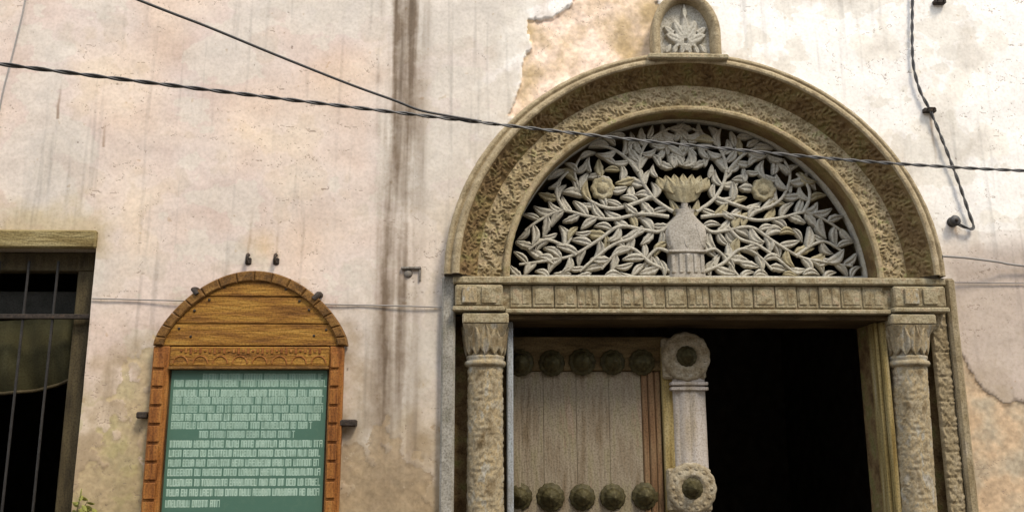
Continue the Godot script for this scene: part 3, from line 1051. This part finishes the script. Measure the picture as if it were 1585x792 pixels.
	cr.dome(40, 60, 9, 0.9, 0.4); cr.dome(102, 60, 9, 0.9, 0.4)
	var panel := Geo.new()
	for j in 57:
		for i in 57:
			var x := -.138 + .276 * i / 56.0
			var yb := .0 + .322 * j / 56.0
			var lim := 1.0 if yb < .13 else sqrt(maxf(0.0, 1.0 - pow((yb - .13) / .193, 2.0)))
			cp.append(Vector3(x * lim, yb, .052 + cr.at(i / 56.9, j / 56.0) * .026))
	panel.sheet(cp, 57, 57)
	part("crest_carving", panel.mesh(), M.screen, crest)


func rosette_mesh() -> ArrayMesh:
	var g := Geo.new()
	g.lathe(PackedVector2Array([Vector2(.126, -.05), Vector2(.130, -.010), Vector2(.127, .002), Vector2(.118, .010), Vector2(.108, .012), Vector2(.100, .010), Vector2(.092, .012), Vector2(.082, .018), Vector2(.070, .020), Vector2(.062, .016), Vector2(.056, .010), Vector2(.03, .008), Vector2(.001, .008)]), 84, 14, 0.035)
	return g.mesh()


func boss_mesh(r: float) -> ArrayMesh:
	var g := Geo.new()
	g.lathe(PackedVector2Array([Vector2(r, -.004), Vector2(r * 1.02, .006), Vector2(r * .88, .012), Vector2(r * .72, .012), Vector2(r * .66, .022), Vector2(r * .60, .038), Vector2(r * .46, .052), Vector2(r * .26, .062), Vector2(r * .20, .072), Vector2(r * .10, .080), Vector2(.0005, .082)]), 48, 12, 0.07)
	return g.mesh()


func build_leaf() -> void:
	var o := thing("door_leaf", "closed left door leaf with faded panel, two rows of dark bosses and pale post", "door", Vector3(.19, .12, -.235))
	# origin at the lower hinge corner; x runs along the leaf
	rng.seed = 61
	for k in 4:
		var pl := part("plank", boxm(Vector3(k * .175 + .0002, .0, -.03), Vector3(k * .175 + .1748, 1.93, .0 + rng.randf_range(-.0025, .0005)), 0.003), M.leaf, o)
		pl.position.z = -.0005 * k
	part("hinge_stile", boxm(Vector3(.0, .0, .0005), Vector3(.055, 1.93, .012), 0.004), M.leaf, o)
	part("top_rail", boxm(Vector3(.0, 1.932, -.03), Vector3(.845, 2.115, .012), 0.006), M.top_rail, o)
	for k in 3:
		part("reed", boxm(Vector3(.702 + k * .0345, .0, -.03), Vector3(.7345 + k * .0345, 1.93, .004 + (k % 2) * .006), 0.006), M.reed, o)
	var bm := boss_mesh(.068)
	for r in [[1.975, [.055, .222, .385, .548, .706]], [1.283, [.045, .208, .374, .532, .702]], [.60, [.05, .215, .38, .54, .704]]]:
		for x in r[1]:
			var bo := part("boss", bm, M.boss, o, Vector3(x, r[0] + rng.randf_range(-.004, .004), .012 if r[0] > 1.9 else .001), Vector3(rng.randf_range(-.06, .06), rng.randf_range(-.06, .06), x * 7.0))
			bo.scale = Vector3(1, 1, rng.randf_range(.85, 1.1)) * rng.randf_range(.94, 1.05)
	# the meeting post, half round, with its scalloped rosettes
	var g := Geo.new()
	var p := PackedVector3Array()
	for j in 2:
		for s in 61:
			var a := PI * s / 60.0
			p.append(Vector3(.948 - cos(a) * .096, 0.0 if j == 0 else 2.06, .0 + sin(a) * (.050 + .007 * absf(cos(a * 5.0))) - (.02 if s == 0 or s == 60 else 0.0)))
	g.sheet(p, 61, 2)
	g.box(Vector3(.853, .0, -.05), Vector3(1.043, 2.06, .0005), 0.003)
	part("post", g.mesh(), M.post, o)
	part("post_edge", boxm(Vector3(.808, .0, -.03), Vector3(.872, 2.06, .026), 0.005), M.jamb, o)
	var rm := rosette_mesh()
	for y in [2.005, 1.325, .64]:
		var r := part("rosette", rm, M.rosette, o, Vector3(.938, y, .058), Vector3(0, 0, y))
		part("rosette_boss", boss_mesh(.054), M.boss, r, Vector3(0, 0, .004))
		for q in 14:
			var a := TAU * q / 14.0
			var bead := Geo.new()
			bead.lathe(PackedVector2Array([Vector2(.0125, -.002), Vector2(.011, .006), Vector2(.006, .010), Vector2(.0005, .011)]), 10)
			part("bead", bead.mesh(), M.rosette, r, Vector3(cos(a) * .099, sin(a) * .099, .006))
	for y in [2.005, 1.325]:
		part("head_block", boxm(Vector3(.812, y - .118, .0), Vector3(1.045, y + .100, .048), 0.02), M.rosette, o)
	for y in [1.825, 1.852]:
		part("post_ring", boxm(Vector3(.848, y, -.01), Vector3(1.048, y + .018, .066), 0.007), M.post, o)


func build_window() -> void:
	var w := thing("barred_window", "dark barred window with ochre timber lintel and sagging olive cloth inside", "window", Vector3(-2.52, 1.0, 0))
	part("lintel", boxm(Vector3(-.72, 1.655, -.02), Vector3(.585, 1.748, .024), 0.008), M.beam, w)
	var fr := part("frame", boxm(Vector3(-.58, 1.555, -.17), Vector3(.583, 1.654, -.09), 0.005), M.stile, w)
	for b in [[-.58, -.51], [.462, .583]]:
		part("stile", boxm(Vector3(b[0], .0, -.17), Vector3(b[1], 1.5545, -.09), 0.005), M.stile, fr)
	part("sill", boxm(Vector3(-.58, .0, -.20), Vector3(.583, .06, .03), 0.006), M.frame, fr)
	for k in 7:
		var g := Geo.new()
		var x := .375 - k * .148
		g.tube(PackedVector3Array([Vector3(x, .05, -.055), Vector3(x + rng.randf_range(-.004, .004), .8, -.055), Vector3(x, 1.60, -.055)]), .0068, 8)
		part("bar", g.mesh(), M.bar, w)
	for y in [1.312, .22]:
		part("cross_bar", boxm(Vector3(-.58, y - .012, -.068), Vector3(.583, y + .012, -.040), 0.003), M.iron, w)
	# cloth hung across the upper half of the opening
	var g := Geo.new()
	var p := PackedVector3Array()
	for j in 22:
		for i in 60:
			var u := i / 59.0
			var t := j / 21.0
			var x := -.57 + 1.14 * u
			var low := .93 + .13 * pow(maxf(0.0, (u - .55) / .45), 2.0)
			var y := lerpf(low, 1.33 + .02 * sin(u * 9.0), t)
			p.append(Vector3(x, y, -.215 + .020 * sin(u * 23.0 + t * 2.0) * (1.0 - t * .5) + .009 * sin(u * 51.0 + t * 3.0) + .05 * sin(PI * (1.0 - t)) ))
	g.sheet(p, 60, 22)
	part("cloth", g.mesh(), M.cloth, w)
	var hem := PackedVector3Array()
	for i in 60:
		hem.append(p[i] + Vector3(0, .004, .004))
	var hg := Geo.new()
	hg.tube(hem, .009, 6)
	part("hem", hg.mesh(), M.stile, w)
	part("blind", boxm(Vector3(-.57, 1.335, -.235), Vector3(.52, 1.47, -.222), 0.004), M.cloth_grey, w)


func build_sign() -> void:
	var s := thing("notice_board", "arched orange timber notice board with green panel of pale lettering", "notice board", Vector3(-1.115, 0, .0))
	var arch := PackedVector2Array()
	for k in 41:
		var a := PI * k / 40.0
		arch.append(Vector2(cos(a) * .466, 2.155 + (0.5 * sin(a) + 0.5 * pow(sin(a), 2.0)) * .365))
	var cuts := [[2.150, 2.262], [2.266, 2.402], [2.405, 2.53]]
	for c in cuts:
		var cut := Geometry2D.intersect_polygons(arch, PackedVector2Array([Vector2(-.43, c[0]), Vector2(.43, c[0]), Vector2(.43, c[1]), Vector2(-.43, c[1])]))
		if cut.size():
			var g := Geo.new()
			var poly: PackedVector2Array = cut[0]
			var clean := PackedVector2Array()
			for q in poly:
				var near := false
				for e in clean:
					if e.distance_to(q) < 0.008:
						near = true
				if not near:
					clean.append(q)
			g.prism(clean, .012, .046 + (.003 if c[0] > 2.3 else 0.0), 0.003)
			part("plank", g.mesh(), M.sign, s)
	for nl in [[-.30, 2.20], [.31, 2.205], [-.36, 2.24], [.37, 2.235], [-.29, 2.33], [.28, 2.335], [-.22, 2.385], [.23, 2.38], [-.15, 2.45], [.16, 2.44]]:
		var ng := Geo.new()
		ng.lathe(PackedVector2Array([Vector2(.007, -.004), Vector2(.0065, .002), Vector2(.004, .0035), Vector2(.0005, .004)]), 10)
		part("nail", ng.mesh(), M.iron, s, Vector3(nl[0], nl[1], .049 if nl[1] > 2.27 else .046))
	# curved rim in short pieces
	for k in 16:
		var poly := PackedVector2Array()
		for e in 5:
			var a: float = PI * (k + e * 0.244 + 0.012) / 16.0
			poly.append(Vector2(cos(a) * .478, 2.155 + (0.5 * sin(a) + 0.5 * pow(sin(a), 2.0)) * .378))
		for e in 5:
			var a: float = PI * (k + (4 - e) * 0.244 + 0.012) / 16.0
			poly.append(Vector2(cos(a) * .428, 2.155 + (0.5 * sin(a) + 0.5 * pow(sin(a), 2.0)) * .325))
		var g := Geo.new()
		g.prism(poly, .008, .062, 0.006)
		part("rim_piece", g.mesh(), M.sign_rim, s)
	# side stiles with notched blocks
	for e in [-1.0, 1.0]:
		var x0: float = -.478 if e < 0 else .392
		var x1: float = -.396 if e < 0 else .462
		part("stile", boxm(Vector3(x0, 1.12, .01), Vector3(x1, 2.152, .050), 0.005), M.sign_side, s)
		for k in 11:
			part("stile_block", boxm(Vector3(x0 + .008, 1.15 + k * .0895, .0495), Vector3(x1 - .020, 1.225 + k * .0895, .060), 0.006), M.sign_side, s)
	var rail := part("top_rail", boxm(Vector3(-.395, 2.052, .014), Vector3(.391, 2.149, .052), 0.005), M.sign, s)
	for k in 30:
		var hgt := .010 + .006 * ((k * 7) % 5)
		part("notch", boxm(Vector3(-.345 + k * .0235, 2.128 - hgt * .5, .050), Vector3(-.333 + k * .0235, 2.128 + hgt * .5, .0565), 0.002), M.sign_side, rail)
	for k in 8:
		var sc := Geo.new()
		var pts := PackedVector3Array()
		for q in 9:
			var a := PI * q / 8.0
			pts.append(Vector3(-.34 + k * .097 + cos(a) * .036, 2.066 + sin(a) * .036, .052))
		sc.tube(pts, .004, 6)
		part("scallop", sc.mesh(), M.sign_side, rail)
	part("lower_rail", boxm(Vector3(-.395, 1.12, .014), Vector3(.391, 1.19, .052), 0.005), M.sign, s)
	part("drip_bead", boxm(Vector3(-.395, 2.036, .020), Vector3(.391, 2.0515, .062), 0.004), M.sign_rim, s)
	# the lettered panel: the letters are too small in the photo to be read, so strokes of their size stand for them
	var W := 640
	var H := 700
	var im := Image.create(W, H, false, Image.FORMAT_RGB8)
	var green := Color(.055, .125, .09).linear_to_srgb()
	im.fill(green)
	var f := FastNoiseLite.new()
	f.seed = 5
	f.frequency = 0.02
	rng.seed = 99
	var top := 2.036
	var rows := [[2.020, .20, .97, .55], [1.988, .02, .98, .8], [1.940, .02, .98, .9], [1.902, .02, .98, .8], [1.860, .02, .98, .75], [1.818, .02, .97, .9], [1.778, .02, .90, .85], [1.733, .20, .80, .8], [1.686, .02, .97, .95], [1.640, .02, .97, .95], [1.593, .02, .97, .95], [1.548, .02, .97, .95], [1.498, .02, .97, 1.0], [1.450, .02, .96, 1.0], [1.397, .02, .36, 1.0]]
	for r in rows:
		var y0 := int((top - r[0] - .004) / .866 * H) + 4
		var hh := 29
		var x := int(r[1] * W)
		var word := 2 + rng.randi() % 7
		while x < r[2] * W:
			if word == 0:
				x += 7
				word = 2 + rng.randi() % 8
				continue
			if word > 0 and x < r[2] * W - 16:
				im.fill_rect(Rect2i(x, y0 + 1, 14, hh - 2), Color(.41, .53, .44).linear_to_srgb().lerp(green, 1.0 - r[3] * 0.52))
			word -= 1
			var gw := 9 + rng.randi() % 4
			var tone: float = r[3] * rng.randf_range(0.85, 1.0)
			var ink := Color(.41, .53, .44).linear_to_srgb().lerp(green, 1.0 - tone)
			var kind := rng.randi() % 7
			if kind != 5:
				im.fill_rect(Rect2i(x, y0, 3, hh), ink)
			if kind in [0, 1, 3, 6]:
				im.fill_rect(Rect2i(x, y0, gw, 4), ink)
			if kind in [1, 2, 4, 6]:
				im.fill_rect(Rect2i(x, y0 + hh - 4, gw, 4), ink)
			if kind in [0, 1, 4]:
				im.fill_rect(Rect2i(x, y0 + hh / 2 - 2, gw - 1, 3), ink)
			if kind in [0, 3, 4, 6]:
				im.fill_rect(Rect2i(x + gw - 3, y0, 3, hh), ink)
			if kind == 5:
				im.fill_rect(Rect2i(x, y0, gw, 4), ink)
				im.fill_rect(Rect2i(x + gw / 2 - 2, y0, 4, hh), ink)
			x += gw + 2
	for y in H:
		for x in W:
			var c := im.get_pixel(x, y)
			var k := f.get_noise_2d(x, y) * 0.5 + f.get_noise_2d(x * 5.0, y * 5.0) * 0.35
			im.set_pixel(x, y, c.lerp(Color(.36, .45, .38), clampf(k * 0.7, 0.0, 0.35)))
	var pm := StandardMaterial3D.new()
	pm.resource_name = "lettered green paint"
	pm.albedo_texture = ImageTexture.create_from_image(im)
	pm.roughness = 0.5
	var pg := Geo.new()
	pg.box(Vector3(-.395, 1.1905, .012), Vector3(.391, 2.0355, .027), 0.001)
	part("green_backing", pg.mesh(), M.frame, s)
	var face := Geo.new()
	face.sheet(PackedVector3Array([Vector3(-.385, 1.17 + .022, .0295), Vector3(.381, 1.17 + .022, .0295), Vector3(-.385, 2.034, .0295), Vector3(.381, 2.034, .0295)]), 2, 2, PackedVector2Array([Vector2(0, 1), Vector2(1, 1), Vector2(0, 0), Vector2(1, 0)]))
	part("lettered_panel", face.mesh(), pm, s)
	# iron fixings
	for b in [[-.512, 1.815, .05, .032], [.492, 1.775, .085, .034]]:
		part("side_lug", boxm(Vector3(b[0] - b[2] * .5, b[1] - b[3] * .5, -.004), Vector3(b[0] + b[2] * .5, b[1] + b[3] * .5, .05), 0.006), M.iron, s)
	for b in [[-.298, 2.440], [.325, 2.418]]:
		var g := Geo.new()
		g.tube(PackedVector3Array([Vector3(b[0], b[1], -.01), Vector3(b[0], b[1], .03), Vector3(b[0], b[1] - .004, .06), Vector3(b[0] * .93, b[1] - .03, .064)]), .016, 8, 0.8)
		part("top_clip", g.mesh(), M.iron, s)


# ------------------------------------------------------------------ cables and small iron
func smooth_path(pts: Array, step := 0.03) -> PackedVector3Array:
	var c := Curve3D.new()
	for k in pts.size():
		var t := Vector3.ZERO
		if k > 0 and k < pts.size() - 1:
			t = (pts[k + 1] - pts[k - 1]) * 0.17
		c.add_point(pts[k], -t, t)
	c.bake_interval = step
	return c.get_baked_points()


func twisted(called: String, pts: Array, r: float, pitch: float, mat: Material, label: String) -> Node3D:
	var o := thing(called, label, "cable")
	var path := smooth_path(pts, 0.012)
	for s in 2:
		var q := PackedVector3Array()
		var d := 0.0
		for k in path.size():
			if k:
				d += path[k].distance_to(path[k - 1])
			var dir := (path[mini(k + 1, path.size() - 1)] - path[maxi(k - 1, 0)]).normalized()
			var x := dir.cross(Vector3.BACK).normalized()
			var y := dir.cross(x).normalized()
			var a := TAU * d / pitch + PI * s
			q.append(path[k] + (x * cos(a) + y * sin(a)) * r * 0.95)
		var g := Geo.new()
		g.tube(q, r, 6)
		part("strand", g.mesh(), mat if s == 0 else M.cable, o)
	return o


func line(called: String, pts: Array, r: float, mat: Material, label: String) -> MeshInstance3D:
	var g := Geo.new()
	g.tube(smooth_path(pts), r, 7)
	var o := part(called, g.mesh(), mat, self)
	tag(o, label, "cable")
	return o


func build_cables() -> void:
	twisted("overhead_cable", [Vector3(-6.4, 3.02, 3.05), Vector3(-3.4, 3.05, 1.93), Vector3(-1.786, 3.068, 1.35), Vector3(-1.134, 3.072, 1.13), Vector3(-.377, 3.063, .92), Vector3(.48, 3.046, .71), Vector3(.977, 3.034, .61), Vector3(1.773, 3.020, .46), Vector3(2.30, 3.019, .37), Vector3(2.796, 3.025, .29), Vector3(4.2, 3.06, .06)], .0046, .19, M.cable_grey, "thick twisted black overhead cable crossing the whole street front")
	line("overhead_cable", [Vector3(-3.0, 3.62, 2.45), Vector3(-2.0, 3.44, 1.87), Vector3(-1.255, 3.286, 1.45), Vector3(-1.037, 3.243, 1.33), Vector3(-.79, 3.185, 1.20), Vector3(-.522, 3.119, 1.08), Vector3(-.343, 3.082, 1.0), Vector3(-.238, 3.066, .93), Vector3(-.101, 3.062, .87), Vector3(.025, 3.060, .82)], .0055, M.cable, "black overhead cable sloping down from top left to join the twisted one")
	line("wall_cable", [Vector3(-2.38, 6.5, .02), Vector3(-2.40, 4.6, .02), Vector3(-2.429, 4.018, .02), Vector3(-2.441, 3.868, .022), Vector3(-2.466, 3.664, .02), Vector3(-2.487, 3.50, .02), Vector3(-2.505, 3.30, .012)], .0045, M.wire, "thin grey cable hanging on the wall above the barred window")
	line("wall_wire", [Vector3(-1.93, 2.396, .012), Vector3(-1.422, 2.384, .014), Vector3(-.772, 2.370, .012), Vector3(-.40, 2.363, .014), Vector3(-.15, 2.355, .012)], .0035, M.wire, "thin grey wire stretched level across the wall behind the notice board")
	twisted("down_cable", [Vector3(2.52, 6.5, .03), Vector3(2.47, 4.6, .03), Vector3(2.454, 4.147, .025), Vector3(2.431, 3.911, .025), Vector3(2.419, 3.718, .025), Vector3(2.441, 3.566, .025), Vector3(2.487, 3.447, .025), Vector3(2.546, 3.25, .025), Vector3(2.604, 3.032, .025), Vector3(2.640, 2.871, .025), Vector3(2.657, 2.80, .025), Vector3(2.640, 2.783, .028), Vector3(2.610, 2.79, .03), Vector3(2.562, 2.812, .03)], .0048, .15, M.cable_grey, "twisted black cable running down the white wall right of the arch")
	line("stub_cable", [Vector3(2.43, 2.618, .10), Vector3(2.50, 2.614, .10), Vector3(2.567, 2.61, .095), Vector3(2.744, 2.598, .06), Vector3(2.951, 2.578, .03), Vector3(4.0, 2.48, .02)], .006, M.wire, "grey cable leaving the right foot of the arch towards the right")
	line("wall_wire", [Vector3(2.53, 2.497, .010), Vector3(2.7, 2.495, .012), Vector3(2.918, 2.494, .012), Vector3(4.0, 2.49, .012)], .003, M.wire, "fine grey wire level with the lintel on the right wall")
	# clips and hooks
	for c in [["cable_clip", Vector3(2.487, 3.452, .02), "rusty clip pinning the twisted down cable at its bend"], ["cable_clip", Vector3(2.61, 4.10, .02), "small dark iron clip on the white wall at the top right"]]:
		var o := thing(c[0], c[2], "clip", c[1])
		part("plate", boxm(Vector3(-.034, -.012, -.02), Vector3(.034, .012, .012), 0.004), M.iron, o)
		var g := Geo.new()
		g.tube(PackedVector3Array([Vector3(-.02, .0, .0), Vector3(-.016, .004, .026), Vector3(.016, .004, .026), Vector3(.02, 0, .0)]), .005, 6)
		part("staple", g.mesh(), M.iron, o)
	var kn := thing("cable_insulator", "black round insulator holding the end of the down cable", "insulator", Vector3(2.553, 2.825, .0))
	var kg := Geo.new()
	kg.lathe(PackedVector2Array([Vector2(.024, -.01), Vector2(.028, .006), Vector2(.02, .014), Vector2(.026, .028), Vector2(.030, .040), Vector2(.02, .050), Vector2(.0005, .052)]), 20)
	part("knob", kg.mesh(), M.cable, kn)
	var ng := Geo.new()
	ng.lathe(PackedVector2Array([Vector2(.009, .050), Vector2(.009, .058), Vector2(.0005, .060)]), 10)
	part("nail", ng.mesh(), M.iron, kn)
	for h in [[-1.163, 2.600, "left one of two small iron hooks above the notice board"], [-1.022, 2.600, "right one of two small iron hooks above the notice board"]]:
		var o := thing("wall_hook", h[2], "hook", Vector3(h[0], h[1], 0), "hooks above the notice board")
		var g := Geo.new()
		g.tube(PackedVector3Array([Vector3(0, .026, -.01), Vector3(0, .026, .02), Vector3(0, .016, .036), Vector3(0, -.004, .040), Vector3(0, -.016, .030), Vector3(0, -.012, .018)]), .0075, 8)
		part("hook", g.mesh(), M.iron, o)
		part("plate", boxm(Vector3(-.016, -.026, -.02), Vector3(.016, .012, .010), 0.006), M.iron, o)
	var b := thing("wall_bracket", "small grey angle bracket with a round knob beside the dark wall stain", "bracket", Vector3(-.325, 2.545, 0))
	part("bar", boxm(Vector3(-.055, .008, -.012), Vector3(.048, .022, .020), 0.004), M.plaque, b)
	part("leg", boxm(Vector3(.036, -.052, -.012), Vector3(.048, .0075, .016), 0.004), M.plaque, b)
	var bk := Geo.new()
	bk.lathe(PackedVector2Array([Vector2(.022, -.012), Vector2(.022, .006), Vector2(.014, .014), Vector2(.0005, .016)]), 16)
	part("knob", bk.mesh(), M.plaque, b, Vector3(-.018, -.014, 0))


func build_weed() -> void:
	var o := thing("weed", "small yellow-green weed growing from the wall beside the window", "plant", Vector3(-1.915, 1.275, .0))
	rng.seed = 12
	var lm := Geo.new()
	var p := PackedVector3Array()
	for k in 5:
		var t := k / 4.0
		var w := .011 * sin(PI * (0.08 + t * 0.9))
		for s in [-1.0, 0.0, 1.0]:
			p.append(Vector3(t * .042, s * w, -.004 * absf(s) - .010 * t * t))
	lm.sheet(p, 3, 5, PackedVector2Array(), PackedByteArray(), true)
	var leafm := lm.mesh()
	for k in 4:
		var top := Vector3(rng.randf_range(-.05, .10), rng.randf_range(.06, .16), rng.randf_range(.03, .11))
		var pts := PackedVector3Array()
		for q in 6:
			var t := q / 5.0
			pts.append(Vector3(top.x * t, top.y * pow(t, 0.8), .0 + top.z * t * (1.3 - .3 * t)))
		var g := Geo.new()
		g.tube(pts, .0026, 5, 0.5)
		var st := part("stem", g.mesh(), M.twig, o)
		for q in 9:
			var t := 0.25 + 0.75 * q / 8.0
			var at := pts[0].lerp(pts[5], t)
			part("leaf", leafm, M.weed, st, at, Vector3(rng.randf_range(-.8, .8), rng.randf_range(-.9, .9), rng.randf() * TAU))


func build_street() -> void:
	var g := Geo.new()
	g.face(PackedVector3Array([Vector3(-150, 0, -150), Vector3(150, 0, -150), Vector3(150, 0, 150), Vector3(-150, 0, 150)]), Vector3.UP)
	var st := part("street", g.mesh(), M.street, self)
	st.set_meta("kind", "structure")
	# the house across the lane, which hides the lower sky from this wall
	var h := thing("opposite_house", "plastered house across the narrow lane facing the carved doorway", "house", Vector3(0, 0, 6.4))
	part("wall", boxm(Vector3(-9, 0, 0), Vector3(9, OPP, 5), 0.03), M.house, h)
	part("roof", boxm(Vector3(-9.1, OPP, -.15), Vector3(9.1, OPP + .18, 5.1), 0.02), M.roofing, h)
	for x in [-4.2, -1.2, 2.0, 5.2]:
		var fr := part("window", boxm(Vector3(x - .5, 3.3, -.04), Vector3(x + .5, 4.7, -.002), 0.01), M.frame, h)
		part("shutter", boxm(Vector3(x - .44, 3.36, -.07), Vector3(x - .01, 4.64, -.0405), 0.008), M.rail, fr)
		part("shutter", boxm(Vector3(x + .01, 3.36, -.07), Vector3(x + .44, 4.64, -.0405), 0.008), M.rail, fr)


const OPP := 6.0


func _ready() -> void:
	# camera
	var cam := Camera3D.new()
	cam.name = "camera"
	cam.position = Vector3(0, 1.65, 4.6)
	cam.rotation = Vector3(deg_to_rad(12.0), deg_to_rad(-2.4), deg_to_rad(-0.2))
	cam.fov = rad_to_deg(2.0 * atan(396.0 / 1400.0))
	cam.far = 500.0
	cam.near = 0.05
	cam.current = true
	add_child(cam)
	# overcast sky, soft sun high over the lane
	var sky := ProceduralSkyMaterial.new()
	sky.sky_top_color = Color(.80, .84, .90)
	sky.sky_horizon_color = Color(.93, .94, .95)
	sky.sky_curve = 0.25
	sky.ground_bottom_color = Color(.40, .37, .33)
	sky.ground_horizon_color = Color(.75, .73, .70)
	sky.sun_angle_max = 40.0
	var sk := Sky.new()
	sk.sky_material = sky
	var env := Environment.new()
	env.background_mode = Environment.BG_SKY
	env.sky = sk
	env.background_energy_multiplier = 1.0
	env.ambient_light_source = Environment.AMBIENT_SOURCE_SKY
	env.tonemap_mode = Environment.TONE_MAPPER_LINEAR
	env.tonemap_exposure = 3.0
	env.sdfgi_enabled = true
	env.ssao_enabled = true
	env.ssil_enabled = true
	var we := WorldEnvironment.new()
	we.name = "world"
	we.environment = env
	add_child(we)
	var sun := DirectionalLight3D.new()
	sun.name = "sun"
	sun.light_color = Color(1.0, .955, .88)
	sun.light_energy = 0.4
	sun.light_angular_distance = 14.0
	sun.shadow_enabled = true
	add_child(sun)
	sun.look_at_from_position(Vector3(2.5, 6.0, 3.6), Vector3.ZERO)
	make_materials()
	build_street()
	build_house()
	build_doorway()
	build_leaf()
	build_window()
	build_sign()
	build_cables()
	build_weed()
